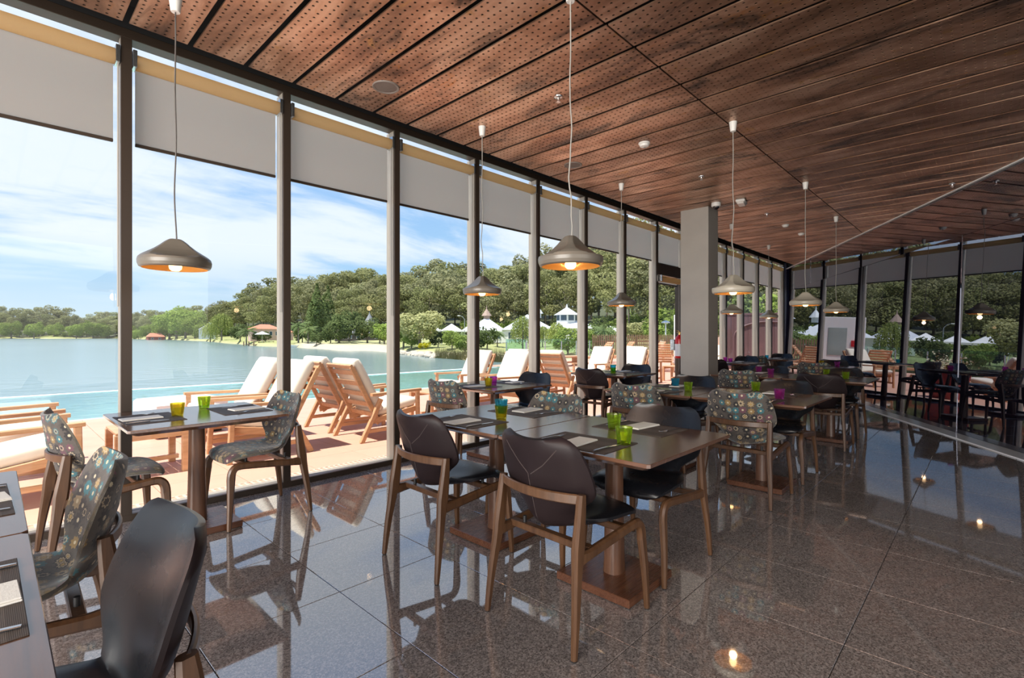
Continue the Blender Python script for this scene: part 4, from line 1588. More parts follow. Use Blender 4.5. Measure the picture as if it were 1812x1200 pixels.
# sandy rounded buttress beside it
M_SAND = simple('sand_render', (0.62, 0.45, 0.33), 0.85, vary=0.08)
bt = MB()
rings = []
for t in [i / 10 for i in range(11)]:
    hh = 1.25 * math.cos(t * PI / 2) ** .8 + .02
    rings.append([(-.25, t * 2.4, 0), (.25, t * 2.4, 0), (.25, t * 2.4, hh), (-.25, t * 2.4, hh)])
o = bt.loft(rings).build('garden_wall', M_SAND)
o.location = (20.6, 7.6, 0)
o.rotation_euler = (0, 0, -.9)
tag(o, 'sand-coloured garden wall with a curved sloping top beside the maroon screen', 'wall')

# white glazed cabinet panel the mirror shows, red planter with daisies
wp = empty('notice_cabinet', (16.95, 7.6, 0), 0.85, 'white standing panel with a glazed window and a small red box', 'panel')
MB().cbox((-.04, -.55, .05), (.04, .55, 2.0), .01).build('frame', M_WHITEPAINT, wp)
MB().cbox((-.055, -.36, .75), (-.04, .16, 1.65), .004).build('glazed_sheet', simple('grey_notice_glass', (0.30, 0.36, 0.34), 0.1), wp)
MB().cbox((-.07, .28, 1.05), (-.04, .40, 1.25), .006).build('call_box', M_RED, wp)
MB().cbox((-.2, -.5, 0), (.2, .5, .05), .006).build('base', M_STEEL, wp)
rp = empty('planter', (12.2, 5.3, 0), 0, 'tall red planter full of small pale daisies on the terrace', 'planter')
MB().loft([[(sx * .22, sy * .22, 0) for sx, sy in ((-1, -1), (1, -1), (1, 1), (-1, 1))], [(sx * .30, sy * .30, .62) for sx, sy in ((-1, -1), (1, -1), (1, 1), (-1, 1))], [(sx * .26, sy * .26, .62) for sx, sy in ((-1, -1), (1, -1), (1, 1), (-1, 1))], [(sx * .25, sy * .25, .54) for sx, sy in ((-1, -1), (1, -1), (1, 1), (-1, 1))]]).build('pot', simple('red_planter_lacquer', (0.34, 0.05, 0.05), 0.4), rp)
M_DAISY = simple('cream_petals', (0.75, 0.68, 0.48), 0.8)


# ================================================================== LAND, TREES, HOUSES
SHORE = [(-400, 400), (0, 420), (160, 430), (215, 450), (255, 330), (300, 300), (340, 240), (370, 205), (400, 150), (440, 120), (490, 108), (540, 92), (600, 80), (680, 70), (704, 68), (712, 62), (765, 52), (822, 47), (872, 44), (930, 41), (1000, 38), (1100, 38), (1300, 40), (1800, 42)]
FRONT = [(-400, 425), (200, 452), (255, 380), (340, 330), (400, 270), (460, 225), (520, 190), (600, 170), (700, 150), (800, 140), (900, 132), (1000, 118), (1080, 104), (1160, 92), (1300, 86), (1800, 86)]


def ray(px):
    """unit direction on the ground plan for a column of the photograph"""
    a = HEAD - math.atan((px - 906) / 883.05)
    return Vector((math.cos(a), math.sin(a), 0))


def zfac(px):
    return math.cos(math.atan((px - 906) / 883.05))


def land_z(px, d):
    s = interp(SHORE, px)
    f = interp(FRONT, px)
    if d < s:
        return -1.0 - min(.6, (s - d) * .15)
    t = min(1.0, (d - s) / 5.0)
    z = -1.0 + .75 * t * t * (3 - 2 * t)
    z += max(0.0, min(1.0, (d - s - 4) / max(8.0, f - s))) * 1.2
    if d > f:
        z += (d - f) * interp([(0, .05), (300, .07), (420, .12), (560, .10), (900, .10), (1100, .09), (1800, .09)], px)
    return z


M_SOIL, hh_ = mat('bank_and_forest_floor')
gp = hh_.n('ShaderNodeNewGeometry')
at = hh_.n('ShaderNodeAttribute', attribute_name='zone')
nzz = hh_.noise(gp.outputs['Position'], 0.5, 5.0, 0.65)
nz2 = hh_.noise(gp.outputs['Position'], 3.0, 4.0, 0.6)
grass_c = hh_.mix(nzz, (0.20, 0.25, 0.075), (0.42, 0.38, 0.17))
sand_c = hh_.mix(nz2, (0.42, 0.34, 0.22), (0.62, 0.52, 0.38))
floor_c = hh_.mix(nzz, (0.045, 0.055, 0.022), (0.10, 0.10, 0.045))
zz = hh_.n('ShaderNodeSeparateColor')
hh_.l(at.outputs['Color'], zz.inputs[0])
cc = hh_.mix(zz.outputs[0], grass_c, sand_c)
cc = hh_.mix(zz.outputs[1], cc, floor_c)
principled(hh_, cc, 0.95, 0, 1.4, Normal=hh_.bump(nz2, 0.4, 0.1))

mb = MB()
cols_ = list(range(-420, 1841, 20))
steps = [-6, -1, 0.3, 1.2, 2.4, 4, 6, 9, 13, 18, 25, 35, 50, 70, 95, 125, 160, 210, 280]
zone = []
for px in cols_:
    s = interp(SHORE, px)
    f = interp(FRONT, px)
    r = ray(px)
    wob = 1 + .03 * math.sin(px * .05) + .015 * math.sin(px * .23)
    for st in steps:
        d = s * wob + st
        p = r * (d / zfac(px))
        zz_ = land_z(px, d - s * (wob - 1))
        zz_ += .12 * math.sin(d * .9 + px * .11) * (1 if st > 3 else .2)
        mb.v.append((p.x, p.y, zz_))
        sand = (1.0 if px > 690 else 0.35) if 0 <= st < 3 else 0.0
        if 520 < px < 700:
            sand = 1.0 if st < 7 else (.5 if st < 14 else .2)
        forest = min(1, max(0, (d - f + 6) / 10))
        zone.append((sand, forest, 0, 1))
ns = len(steps)
for i in range(len(cols_) - 1):
    for j in range(ns - 1):
        a = i * ns + j
        mb.f.append((a, a + 1, a + ns + 1, a + ns))
        mb.mi.append(0)
me = mb.mesh('shore_ground', M_SOIL, 180)
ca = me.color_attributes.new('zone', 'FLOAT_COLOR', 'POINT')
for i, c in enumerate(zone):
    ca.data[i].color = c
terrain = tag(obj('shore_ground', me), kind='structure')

# --- foliage building blocks
M_GUM = foliage('eucalyptus_leaf', (0.135, 0.155, 0.062), (0.43, 0.43, 0.205))
M_GUM2 = foliage('grey_green_leaf', (0.155, 0.165, 0.085), (0.47, 0.46, 0.260))
M_BRIGHT = foliage('bright_green_leaf', (0.13, 0.20, 0.040), (0.40, 0.48, 0.125), .1)
M_SHRUB = foliage('shrub_leaf', (0.075, 0.115, 0.040), (0.24, 0.29, 0.110), .1)
M_WILLOW = foliage('willow_leaf', (0.20, 0.25, 0.060), (0.48, 0.52, 0.18), .1)
M_BLOSSOM = foliage('cream_blossom_leaf', (0.20, 0.22, 0.07), (0.66, 0.62, 0.34), .1)
M_YELLOW = foliage('yellow_flower_leaf', (0.40, 0.38, 0.02), (0.85, 0.75, 0.03), 0)
M_PALM = foliage('palm_leaf', (0.09, 0.14, 0.05), (0.26, 0.32, 0.14), .1)
M_REED = foliage('dry_reed', (0.20, 0.19, 0.08), (0.45, 0.40, 0.20), .1)
M_BARK = simple('pale_bark', (0.23, 0.19, 0.15), 0.9, vary=0.25, scale=2)
LR = random.Random(5)


def leaf(mb, p, nrm, s):
    """one bent leaf spray of four triangles"""
    nrm = nrm.normalized()
    a = nrm.cross(Vector((LR.uniform(-1, 1), LR.uniform(-1, 1), LR.uniform(-1, 1)))).normalized()
    b = nrm.cross(a)
    o = len(mb.v)
    w = s * LR.uniform(.55, 1.0)
    mb.v += [tuple(p - a * s * .5), tuple(p - b * w * .5 + nrm * s * .12), tuple(p + a * s * .5 - nrm * s * .1), tuple(p + b * w * .5 + nrm * s * .12)]
    mb.f += [(o, o + 1, o + 3), (o + 1, o + 2, o + 3)]
    mb.mi += [0, 0]


def rvec():
    while True:
        v = Vector((LR.uniform(-1, 1), LR.uniform(-1, 1), LR.uniform(-1, 1)))
        if .05 < v.length < 1:
            return v.normalized()


def lobes_mesh(name, m, lobes, n_, size, shell=.72):
    mb = MB()
    tot = sum(r[0] * r[1] for _, r in lobes)
    for c, r in lobes:
        k = int(n_ * r[0] * r[1] / tot)
        for _ in range(k):
            d = rvec()
            q = LR.uniform(shell, 1.05)
            p = Vector(c) + Vector((d.x * r[0], d.y * r[0], d.z * r[1])) * q
            leaf(mb, p, d * .8 + rvec() * .7 + Vector((0, 0, .25)), size * LR.uniform(.6, 1.25))
    return mb.mesh(name, m)


def trunk_mesh(name, h, r, branches):
    mb = MB()
    bend = LR.uniform(-.04, .04)
    mb.tube([(0, 0, 0), (bend * h * .3, 0, h * .35), (bend * h, bend * h * .5, h * .72), (bend * h, 0, h * .9)], [r, r * .8, r * .5, r * .15], 7)
    for (a, z0, l_) in branches:
        mb.tube([(bend * h * .5, 0, z0), (math.cos(a) * l_ * .5, math.sin(a) * l_ * .5, z0 + l_ * .5), (math.cos(a) * l_, math.sin(a) * l_, z0 + l_ * .95)], [r * .4, r * .3, r * .1], 5)
    return mb.mesh(name, M_BARK, 60)


def gum_proto(m, seed, leaves=3000, wide=1.0):
    """unit eucalyptus, 1 high: tall pale trunk, open crown of many small lobes"""
    LR.seed(seed)
    lobes = []
    n_ = 15
    for i in range(n_):
        t = i / (n_ - 1)
        z = .36 + .56 * t
        rad = (.20 * math.sin(PI * (.18 + .72 * t)) + .02) * wide
        a = LR.uniform(0, 2 * PI)
        lobes.append(((math.cos(a) * rad, math.sin(a) * rad, z + LR.uniform(-.03, .03)), (LR.uniform(.085, .135) * wide, LR.uniform(.06, .10))))
    cm = lobes_mesh('crown', m, lobes, leaves, .034)
    tm = trunk_mesh('trunk', .95, .012, [(LR.uniform(0, 6.28), LR.uniform(.35, .65), LR.uniform(.12, .22)) for _ in range(5)])
    return cm, tm


def round_proto(m, seed, leaves=2400, flat=.8, size=.05):
    LR.seed(seed)
    lobes = [((0, 0, .52), (.36, .36 * flat))]
    for i in range(11):
        a = LR.uniform(0, 2 * PI)
        z = LR.uniform(.25, .78)
        rr = .30 * math.sin(PI * min(1, z * .95))
        lobes.append(((math.cos(a) * rr, math.sin(a) * rr, z), (LR.uniform(.13, .2), LR.uniform(.11, .17))))
    cm = lobes_mesh('crown', m, lobes, leaves, size)
    tm = trunk_mesh('trunk', .6, .03, [(LR.uniform(0, 6.28), LR.uniform(.15, .3), .2) for _ in range(3)])
    return cm, tm


def willow_proto(m, seed):
    LR.seed(seed)
    mb = MB()
    for i in range(150):
        a = LR.uniform(0, 2 * PI)
        r0 = LR.uniform(.05, .34)
        top = .98 - r0 * r0 * 1.8 + LR.uniform(-.05, .03)
        ln = LR.uniform(.35, .75) * top
        for k in range(18):
            t = k / 17
            p = Vector((math.cos(a) * (r0 + .10 * t ** .6), math.sin(a) * (r0 + .10 * t ** .6), top - ln * t))
            leaf(mb, p + rvec() * .012, rvec() + Vector((math.cos(a), math.sin(a), .3)), LR.uniform(.03, .055))
    return mb.mesh('crown', m), trunk_mesh('trunk', .8, .03, [(LR.uniform(0, 6.28), .4, .25) for _ in range(4)])


def palm_proto(seed, stem=.55):
    LR.seed(seed)
    mb = MB()
    for i in range(26):
        a = 2 * PI * i / 26 + LR.uniform(-.1, .1)
        el = LR.uniform(.1, 1.2)
        prev = None
        for k in range(9):
            t = k / 8
            rad = .42 * t
            z = stem + .40 * (math.sin(el) * t - .75 * t * t * (1.2 - el * .4))
            p = Vector((math.cos(a) * rad, math.sin(a) * rad, z))
            side = Vector((-math.sin(a), math.cos(a), 0))
            if prev is not None:
                w = .07 * math.sin(PI * min(1, t * .9 + .08)) + .004
                o = len(mb.v)
                mb.v += [tuple(prev), tuple(p), tuple(p + side * w - Vector((0, 0, w * .6))), tuple(p - side * w - Vector((0, 0, w * .6)))]
                mb.f += [(o, o + 1, o + 2), (o, o + 3, o + 1)]
                mb.mi += [0, 0]
            prev = p
    return mb.mesh('crown', M_PALM), trunk_mesh('trunk', stem * 1.15, .03, [])


def plant_proto(name, ms_, crown='crown'):
    e = empty(name)
    obj(crown, ms_[0], e)
    obj('trunk', ms_[1], e)
    return e


GUMS = [plant_proto('eucalyptus', gum_proto(M_GUM, 21)), plant_proto('eucalyptus', gum_proto(M_GUM2, 22, 3000, 1.15)), plant_proto('eucalyptus', gum_proto(M_GUM, 23, 3200, 1.3)), plant_proto('eucalyptus', gum_proto(M_GUM2, 24, 2800, .9)), plant_proto('eucalyptus', gum_proto(M_GUM, 25, 3400, 1.45))]
ROUNDS = [plant_proto('broadleaf_tree', round_proto(M_BRIGHT, 31)), plant_proto('broadleaf_tree', round_proto(M_BRIGHT, 32)), plant_proto('broadleaf_tree', round_proto(M_SHRUB, 33))]


def stand(proto, px, d, h, label, cat, group=None, dz=-.2, wide=1.0):
    r = ray(px)
    p = r * (d / zfac(px))
    o = place(proto, USED, (p.x, p.y, land_z(px, d) + dz), RND.uniform(0, 6.28), label, cat, group, (h * wide, h * wide, h))
    return o


# the eucalyptus forest, several ranks deep
GF = 'eucalyptus forest behind the lake'
# height of the tree tops above the horizon, in pixels, along the photograph
TOPS = [(-300, 60), (0, 52), (60, 56), (100, 60), (150, 40), (190, 45), (230, 55), (260, 50), (330, 50), (380, 66), (420, 78), (470, 100), (520, 106), (560, 112), (620, 118), (690, 116), (740, 126), (800, 132), (860, 130), (910, 130), (960, 142), (1010, 160), (1060, 182), (1090, 200), (1140, 195), (1200, 180), (1300, 175), (1800, 170)]
rows = [(0, 1.0, 0.80), (14, 1.0, 0.92), (32, 1.0, 1.0), (56, 1.0, 1.03)]
for ri, (dd, dens, top) in enumerate(rows):
    px = -260 + ri * 9
    while px < 1560:
        f = interp(FRONT, px) + dd * (1 + interp(FRONT, px) / 400) + RND.uniform(-5, 5)
        tp = interp(TOPS, px) * top * (RND.uniform(.86, 1.08) if interp(FRONT, px) < 290 else RND.uniform(.62, 1.12))
        gz = land_z(px, f)
        h = tp * f / 883.05 + EYE - gz
        h = max(h, 7)
        far = f > 290
        if far and ri > 1:
            px += 30
            continue
        lab = 'olive-green eucalyptus of the distant low forest across the lake' if far else 'tall olive-green eucalyptus in the forest on the hill behind the lake'
        stand(GUMS[RND.randrange(5)], px, f, h, lab, 'tree', GF + (' far shore' if far else ''), -.3, RND.uniform(.95, 1.25))
        px += h * .30 / f * 883.05 * RND.uniform(.75, 1.15)

# understorey along the forest edge, singly too small to tell apart
px = -260
while px < 1500:
    f = interp(FRONT, px) - RND.uniform(1, 9)
    if 820 < px < 1180:
        f = max(f, interp(FRONT, px) - 2, 99)
    s = interp(SHORE, px)
    if f > s + 3:
        stand(ROUNDS[RND.randrange(3)], px, f, RND.uniform(3.0, 6.5) * (1.5 if f > 250 else 1), 'rounded green understorey tree along the foot of the forest', 'tree', 'understorey at the forest edge', -.3, 1.15)
    px += RND.uniform(12, 24)
# waterside trees on the far shore
for px, d, h in ((20, 424, 17), (60, 426, 16), (95, 430, 15), (135, 432, 15), (165, 436, 17), (190, 440, 16), (-20, 424, 18), (230, 400, 15), (245, 350, 9), (262, 335, 11), (292, 306, 16), (312, 285, 21), (328, 262, 20), (345, 250, 15), (300, 300, 20), (358, 235, 9)):
    stand(ROUNDS[RND.randrange(2)], px, d, h, 'bright green leafy tree on the far water edge', 'tree', 'bright trees on the far shore', -.5, 1.1)

WIL = plant_proto('willow', willow_proto(M_WILLOW, 41))
stand(WIL, 392, 170, 9.5, 'drooping willow on the far bank left of the pink house', 'willow')
stand(WIL, 372, 190, 8.0, 'smaller drooping willow on the far bank beside the larger one', 'willow')
stand(WIL, 925, 47, 3.7, 'drooping yellow-green willow just before the glass balustrade', 'willow', None, -.3, .8)
stand(WIL, 985, 52, 3.1, 'yellow-green feathery willow below the white turret house', 'willow', None, -.3, .9)
stand(WIL, 960, 58, 2.7, 'low yellow-green willow between two mullions left of the turret', 'willow')
stand(WIL, 1075, 60, 2.6, 'pale willow right of the turret roof', 'willow', None, -.2, 1.0)
BLOS = plant_proto('flowering_tree', round_proto(M_BLOSSOM, 51, 3600, .85, .05))
stand(BLOS, 742, 62, 5.6, 'big round tree covered with cream blossom by the white tents', 'tree', None, -.3, 1.25)
stand(BLOS, 1125, 62, 3.6, 'low pale yellow blossoming tree behind the far sun loungers', 'tree', None, -.2, 1.5)
SHR = plant_proto('shrub', round_proto(M_SHRUB, 61, 1600, .8, .07))
BSH = plant_proto('shrub', round_proto(M_BRIGHT, 62, 1600, .9, .07))
for pr, px, d, h, lab in (
    (BSH, 714, 66, 4.3, 'bright green shrub at the promontory edge beside the third mullion'),
    (BSH, 728, 63, 2.6, 'small bright green shrub below the blossoming tree'),
    (BSH, 800, 56, 2.6, 'slim upright green bush in front of the white tents'),
    (BSH, 823, 50, 2.3, 'light green bush at the water beside the fourth mullion'),
    (BSH, 845, 58, 2.4, 'green shrub right of the fourth mullion'),
    (SHR, 862, 54, 2.8, 'dark small tree right of the fourth mullion'),
    (SHR, 775, 64, 2.4, 'dark shrub at the right foot of the blossoming tree'),
    (SHR, 600, 92, 6.0, 'round dark shrub on the sandy bank below the tall gum'),
    (SHR, 618, 100, 7.0, 'conical dark shrub left of the turreted dark house'),
    (SHR, 650, 94, 5.5, 'bushy green shrub in front of the turreted dark house'),
    (SHR, 672, 88, 4.0, 'low green shrub at the right end of the sandy bank'),
    (BSH, 680, 84, 4.2, 'light green shrub close to the third mullion on the bank'),
    (SHR, 585, 95, 3.6, 'grey-green mound shrub on the bank by the second palm'),
    (SHR, 535, 108, 4.0, 'shrub right of the second mullion on the bank'),
    (SHR, 560, 92, 2.6, 'low shrub on the sandy bank right of the small boat'),
    (SHR, 470, 122, 3.0, 'green hedge shrub before the pink house'),
    (SHR, 455, 124, 2.8, 'green hedge shrub beside the white parasol'),
    (SHR, 425, 140, 5.5, 'dark shrub between willow and palm'),
    (BSH, 1035, 44, 2.5, 'bright bush behind the balustrade right of the turret mullion'),
    (BSH, 1005, 42, 2.8, 'leafy bush pressed against the glass balustrade'),
    (SHR, 1060, 46, 3.0, 'deep green bush behind the balustrade end'),
    (BSH, 1180, 52, 5.0, 'upright light green tree seen through the glass door'),
    (BSH, 1165, 50, 3.0, 'light green shrub beside the lamp post through the glass door'),
    (SHR, 1275, 54, 4.6, 'green shrub right of the pillar behind the picket fence'),
    (BSH, 1300, 52, 4.0, 'bright green shrub behind the picket fence right of the pillar'),
    (BSH, 1322, 52, 5.0, 'rounded bright shrub above the sand-coloured wall'),
    (SHR, 1345, 40, 6.0, 'dark tree behind the maroon screen'),
    (BSH, 1385, 40, 6.5, 'light tree behind the maroon screen end'),
):
    stand(pr, px, d, h, lab, 'shrub', None, -.15, 1.1)
YB = plant_proto('flower_bush', round_proto(M_YELLOW, 71, 700, .8, .10))
for px, d, lab in ((747, 60, 'small bright yellow flower bush on the lawn, left one of two'), (757, 60, 'small bright yellow flower bush on the lawn, right one of two')):
    stand(YB, px, d, .95, lab, 'bush', None, -.1, 1.2)
PALM = plant_proto('palm', palm_proto(81))
for px, d, h, lab in ((436, 122, 6.5, 'date palm in front of the pink house'), (528, 105, 6.5, 'feathery palm just right of the second mullion'), (545, 100, 5.0, 'small palm on the bank right of the second mullion'), (1068, 44, 3.6, 'spiky palm behind the balustrade near the loungers'), (1030, 40, 2.4, 'low yellow-green palm at the balustrade'), (815, 66, 2.8, 'small palm before the white tents'), (880, 60, 3.0, 'palm left of the willow in the garden')):
    stand(PALM, px, d, h, lab, 'palm', None, -.1)
LR.seed(91)
mbc = MB()
for i in range(380):
    t = LR.random()
    r_ = .13 * math.sin(PI * min(1, .25 + t * .75)) ** 1.0
    a = LR.uniform(0, 6.28)
    leaf(mbc, Vector((math.cos(a) * r_, math.sin(a) * r_, t)), Vector((math.cos(a), math.sin(a), .5)) + rvec() * .4, .06)
CYP = plant_proto('cypress', (mbc.mesh('crown', M_SHRUB), trunk_mesh('trunk', .4, .02, [])))
for i, px in enumerate((548, 555, 561, 566, 572, 580)):
    stand(CYP, px, 118 + i * 2, 9 + (i % 3) * 2.5, 'slim dark cypress in a row before the forest, right of the second mullion', 'cypress', 'row of slim cypresses', -.2)

# daisies in the red planter
LR.seed(7)
md = MB()
for i in range(420):
    leaf(md, Vector((LR.gauss(0, .17), LR.gauss(0, .17), .62 + abs(LR.gauss(0, .16)))), rvec() + Vector((0, 0, .6)), .05)
tag(md.build('daisies', [M_DAISY], rp), kind='stuff')

# reeds along the near promontory
LR.seed(17)
mr = MB()
for i in range(2600):
    px = LR.uniform(770, 945)
    d = interp(SHORE, px) + LR.uniform(-.6, 2.2)
    p = ray(px) * (d / zfac(px))
    h = LR.uniform(.5, 1.3)
    o_ = len(mr.v)
    lx, ly = LR.uniform(-.25, .25), LR.uniform(-.25, .25)
    z0 = land_z(px, d) - .1
    mr.v += [(p.x - .03, p.y, z0), (p.x + .03, p.y + .02, z0), (p.x + lx, p.y + ly, z0 + h)]
    mr.f.append((o_, o_ + 1, o_ + 2))
    mr.mi.append(0)
tag(mr.build('reeds', M_REED), 'dry reeds along the water edge of the promontory', 'reeds', None, 'stuff')

# boulders at the promontory
M_ROCK = simple('shore_rock', (0.46, 0.40, 0.33), 0.9, vary=0.2, scale=3)
LR.seed(3)
rk = MB()
rings = []
for i in range(7):
    ph = -PI / 2 + PI * i / 6
    rings.append([(math.cos(ph) * math.cos(a) * (1 + .2 * math.sin(3 * a + i)), math.cos(ph) * math.sin(a) * (.8 + .15 * math.cos(2 * a + i * 2)), .62 * math.sin(ph)) for a in [2 * PI * k / 9 for k in range(9)]])
rk_me = rk.loft(rings).mesh('boulder', M_ROCK, 40)
for i in range(46):
    px = 708 + 66 * (i / 45) + RND.uniform(-3, 3)
    d = interp(SHORE, px) + RND.uniform(-.6, 1.6)
    p = ray(px) * (d / zfac(px))
    s = RND.uniform(.28, .6)
    o = obj('boulder', rk_me, None, (p.x, p.y, land_z(px, d) + s * .2))
    o.rotation_euler = (RND.uniform(-.3, .3), RND.uniform(-.3, .3), RND.uniform(0, 6.28))
    o.scale = (s, s, s)
    tag(o, 'pale boulder heaped along the promontory shore below the blossoming tree', 'boulder', 'boulders along the promontory')

# ------------------------------------------------------------------ buildings
M_PINK = simple('pink_render', (0.62, 0.42, 0.36), 0.85, vary=0.05)
M_ROOFTILE = simple('clay_roof', (0.50, 0.20, 0.12), 0.8, vary=0.15)
M_SLATE = simple('grey_slate_roof', (0.20, 0.205, 0.22), 0.7, vary=0.1)
M_PALEROOF = simple('pale_metal_roof', (0.62, 0.65, 0.70), 0.5, vary=0.04)
M_WALLW = simple('white_render', (0.72, 0.72, 0.70), 0.8, vary=0.04)
M_WIN = simple('house_window_glass', (0.06, 0.09, 0.12), 0.1)
M_DARKWALL = simple('dark_timber_wall', (0.07, 0.06, 0.055), 0.8)
M_TENT = simple('white_tent_fabric', (0.85, 0.85, 0.84), 0.7, vary=0.02)
M_LANTERN = simple('brown_lantern_roof', (0.34, 0.24, 0.19), 0.7)
M_SHED = simple('red_timber_shed', (0.30, 0.07, 0.05), 0.8)


def site(name, px, d, label, cat, yaw=0.0, dz=0.0):
    r = ray(px)
    p = r * (d / zfac(px))
    return empty(name, (p.x, p.y, land_z(px, d) + dz), math.atan2(r.y, r.x) - PI / 2 + yaw, label, cat)


def hip(mb, x0, x1, y0, y1, z0, z1, ridge=.5, over=.3):
    x0, x1, y0, y1 = x0 - over, x1 + over, y0 - over, y1 + over
    k = min(x1 - x0, y1 - y0) / 2 * ridge * 2
    ym = (y0 + y1) / 2
    kx = min(k, (x1 - x0) / 2 - .01)
    mb.add([(x0, y0, z0), (x1, y0, z0), (x1, y1, z0), (x0, y1, z0), (x0 + kx, ym, z1), (x1 - kx, ym, z1)],
           [(0, 1, 5, 4), (1, 2, 5), (2, 3, 4, 5), (3, 0, 4), (3, 2, 1, 0)])
    return mb


def windows(e, xs, y, z0, z1, w):
    for x in xs:
        f = MB().cbox((x - w / 2, y - .06, z0), (x + w / 2, y + .05, z1), .01).build('window', M_WALLW, e)
        MB().box((x - w / 2 + .08, y - .07, z0 + .08), (x + w / 2 - .08, y - .055, z1 - .08)).build('pane', M_WIN, f)


h1 = site('house', 478, 134, 'pink rendered house with a clay tile roof across the lake', 'house', .15, -.2)
h1.scale = (.85, .85, .8)
MB().box((-5.5, 0, 0), (3.2, 6, 4.2)).box((3.2, 1, 0), (7.0, 6, 3.2)).build('wall', M_PINK, h1)
hip(hip(MB(), -5.5, 3.2, 0, 6, 4.2, 5.8), 3.2, 7.0, 1, 6, 3.2, 4.6).build('roof', M_ROOFTILE, h1)
windows(h1, (-4.2, -2.2, 0.2, 2.0), 0, 2.0, 3.4, .9)
windows(h1, (4.6, 6.0), 1, 1.2, 2.4, .8)
h2 = site('house', 640, 112, 'dark grey-roofed low house with a pointed slate turret', 'house', -.1, -.1)
h2.scale = (.72, .72, .68)
MB().box((-8, 0, 0), (6.5, 5, 2.6)).box((.5, 1.5, 2.6), (3.7, 4.5, 5.2)).build('wall', M_DARKWALL, h2)
hip(MB(), -8, 6.5, 0, 5, 2.6, 3.9).build('roof', M_SLATE, h2)
MB().lathe([(2.9, 5.0), (1.9, 5.9), (1.0, 7.6), (0.18, 9.2), (0.05, 10.0)], 8, (2.1, 3, 0), True, True).build('turret_roof', M_SLATE, h2)
windows(h2, (-6, -3.5, -1, 4.5), 0, .8, 2.0, 1.2)
MB().lathe([(.5, 3.6), (.5, 4.8), (.9, 4.9), (.7, 5.5), (0, 5.7)], 10, (-3.6, 2.6, 0), True).build('cupola', M_PALEROOF, h2)
h3 = site('boathouse', 277, 290, 'small red-roofed boathouse on the far water edge', 'boathouse', .2)
MB().box((-4, 0, 0), (4, 5, 2.4)).build('wall', M_SHED, h3)
hip(MB(), -4, 4, 0, 5, 2.4, 4.6, .3).build('roof', M_ROOFTILE, h3)
windows(h3, (-2, 1.5), 0, .8, 1.8, 1.2)
MB().box((-6, -5, -.9), (6, -.2, -.5)).build('landing_stage', M_PICKET, h3)
h3b = site('house', 367, 205, 'tiny white-chimneyed cottage roof peeping out above the willows', 'house', 0, 1.5)
MB().box((-3, 0, 0), (3, 4, 4)).build('wall', M_WALLW, h3b)
hip(MB(), -3, 3, 0, 4, 4, 5.6).build('roof', M_SLATE, h3b)
MB().box((.5, 1, 4), (1.6, 2, 7.0)).build('chimney', M_WALLW, h3b)
h4 = site('clubhouse', 1000, 84, 'pale-roofed clubhouse with a glazed white turret among the trees', 'house', .05, 0)
h4.scale = (.82, .82, .78)
MB().box((-8, 2, 0), (-1, 9, 2.6)).box((-4, 0, 0), (7, 9, 2.8)).box((7, 3, 0), (13, 9, 2.2)).build('wall', M_WALLW, h4)
m4 = MB()
hip(m4, -8, -3, 2, 9, 2.6, 4.6)
hip(m4, -4, 7, 0, 9, 2.8, 5.0, .8)
hip(m4, 7, 13, 3, 9, 2.2, 3.4)
m4.build('roof', M_PALEROOF, h4)
tw_ = MB().lathe([(2.2, 4.0), (2.2, 5.9)], 8, (.6, 4.2, 0), True, True).build('turret', M_WALLW, h4)
for k in range(8):
    a = 2 * PI * (k + .5) / 8
    c, s = math.cos(a), math.sin(a)
    R_ = 2.2 * math.cos(PI / 8) + .02
    mbp = MB()
    tx_, ty_ = -s, c
    q = []
    for u, z in ((-.62, 4.6), (.62, 4.6), (.62, 5.75), (-.62, 5.75)):
        q.append((.6 + c * R_ + tx_ * u, 4.2 + s * R_ + ty_ * u, z))
    q2 = [(x_ + c * .04, y_ + s * .04, z_) for x_, y_, z_ in q]
    mbp.add(q + q2, [(4, 5, 6, 7), (0, 1, 5, 4), (1, 2, 6, 5), (2, 3, 7, 6), (3, 0, 4, 7)])
    mbp.build('pane', M_WIN, tw_)
MB().lathe([(2.75, 5.85), (0.25, 7.5), (0.08, 8.3)], 8, (.6, 4.2, 0), True, True).build('turret_roof', M_PALEROOF, h4)
windows(h4, (-6.8, -5.2), 2, .8, 2.0, 1.1)
windows(h4, (-2, 1.5, 5), 0, .8, 2.2, 1.3)
h5 = site('pavilion', 890, 80, 'low pale-roofed pavilion with small pointed lanterns left of the clubhouse', 'pavilion', 0, 0)
h5.scale = (.9, .9, .95)
MB().box((-5, 0, 0), (9, 6, 2.2)).build('wall', M_WALLW, h5)
hip(hip(MB(), -6, 0, 0, 6, 2.2, 4.4, 1.0), 0, 9, 0, 6, 2.2, 4.9, .9).build('roof', M_PALEROOF, h5)
for x_, z_ in ((-3, 3.9), (6.5, 4.3)):
    MB().lathe([(.55, 0), (.55, .7), (.95, .75), (.12, 1.9), (.04, 2.5)], 8, (x_, 3, z_), True, True).build('lantern', M_PALEROOF if x_ > 0 else M_LANTERN, h5)
windows(h5, (-3.5, -1, 1.5, 4, 6.5), 0, .6, 1.8, 1.2)
h6 = site('marquee', 805, 74, 'row of white tents behind the slim green bush', 'tent', 0, .1)
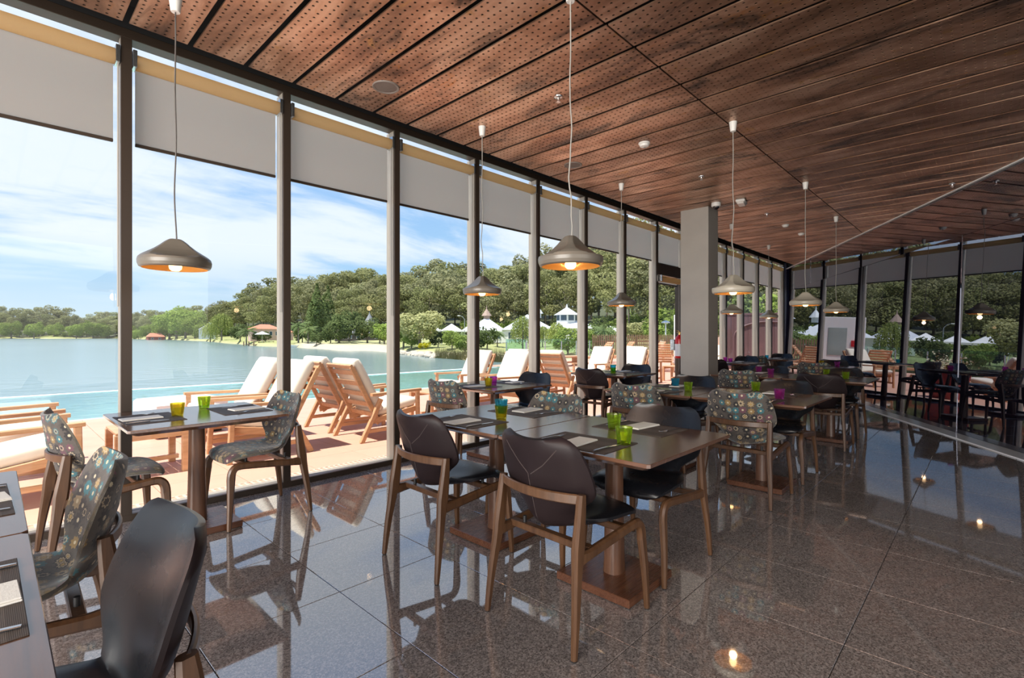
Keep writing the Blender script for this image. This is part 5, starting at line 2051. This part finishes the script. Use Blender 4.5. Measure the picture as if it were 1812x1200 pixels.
for i in range(4):
    x_ = -5 + i * 3.0
    MB().add([(x_, 0, 2.0), (x_ + 3, 0, 2.0), (x_ + 3, 3, 2.0), (x_, 3, 2.0), (x_ + 1.5, 1.5, 3.0), (x_, 0, 1.75), (x_ + 3, 0, 1.75), (x_ + 3, 3, 1.75), (x_, 3, 1.75)], [(0, 1, 4), (1, 2, 4), (2, 3, 4), (3, 0, 4), (0, 5, 6, 1), (1, 6, 7, 2), (2, 7, 8, 3), (3, 8, 5, 0)]).build('canopy', M_TENT, h6)
    for a_, b_ in ((0, 0), (3, 0), (0, 3), (3, 3)):
        MB().box((x_ + a_ - .04, b_ - .04, -.1), (x_ + a_ + .04, b_ + .04, 1.9)).build('pole', M_WHITEPAINT, h6)

pier = site('pier', 458, 116, 'dark wooden pier with mooring posts in front of the pink house', 'pier', .1)
pier.location.z = -1.0
for i in range(18):
    MB().cbox((-3.2 + i * .36, -.7, .28), (-3.2 + i * .36 + .33, .7, .36), .01).build('plank', M_PICKET, pier)
for i in range(7):
    for s in (-.65, .65):
        MB().lathe([(.07, -.8), (.07, 1.0), (.0, 1.02)], 8, (-3.1 + i * 1.03, s, 0)).build('mooring_post', M_PICKET, pier)
para = site('parasol', 464, 118, 'white parasol on the bank below the pink house', 'parasol', 0, 0)
MB().lathe([(1.6, 2.0), (1.55, 2.05), (.05, 2.7), (0, 2.72)], 8).lathe([(0, 2.68), (1.58, 2.0)], 8).build('canopy', M_TENT, para)
MB().lathe([(.03, 0), (.03, 2.7)], 8, cap0=True, cap1=True).build('pole', M_WHITEPAINT, para)
boat = site('rowing_boat', 525, 100, 'small white rowing boat lying at the bank right of the second mullion', 'boat', .2)
boat.location.z = -1.0
rg = []
for t, w_ in ((-1, .05), (-.7, .45), (0, .6), (.6, .5), (1, .35)):
    x_ = t * 2.0
    rg.append([(x_, -w_, .45 + .1 * t * t), (x_, -w_ * .6, -.05), (x_, w_ * .6, -.05), (x_, w_, .45 + .1 * t * t), (x_, w_ - .04, .42 + .1 * t * t), (x_, w_ * .5, .1), (x_, -w_ * .5, .1), (x_, -w_ + .04, .42 + .1 * t * t)])
MB().loft(rg).build('hull', M_WHITEPAINT, boat, 30)
MB().cbox((-.15, -.5, .28), (.15, .5, .32), .01).build('thwart', M_PICKET, boat)
lamp = site('lamp_post', 1178, 36, 'slim pale lamp post with a flat head seen through the glass door', 'lamp post')
MB().lathe([(.05, 0), (.04, 3.6)], 10, cap0=True, cap1=True).build('post', M_WHITEPAINT, lamp, 60)
MB().lathe([(.0, 3.58), (.32, 3.62), (.30, 3.70), (.05, 3.80), (0, 3.8)], 16).build('head', M_STEEL, lamp, 40)
lamp2 = site('street_light', 822, 70, 'slim curved street light by the tents left of the fourth mullion', 'lamp post')
MB().tube([(0, 0, 0), (0, 0, 3.6), (-.3, 0, 4.0), (-.7, 0, 4.1)], [.05, .04, .035, .03], 8).build('post', M_STEEL, lamp2, 60)
MB().cbox((-1.0, -.08, 4.04), (-.6, .08, 4.14), .02).build('head', M_WHITEPAINT, lamp2)
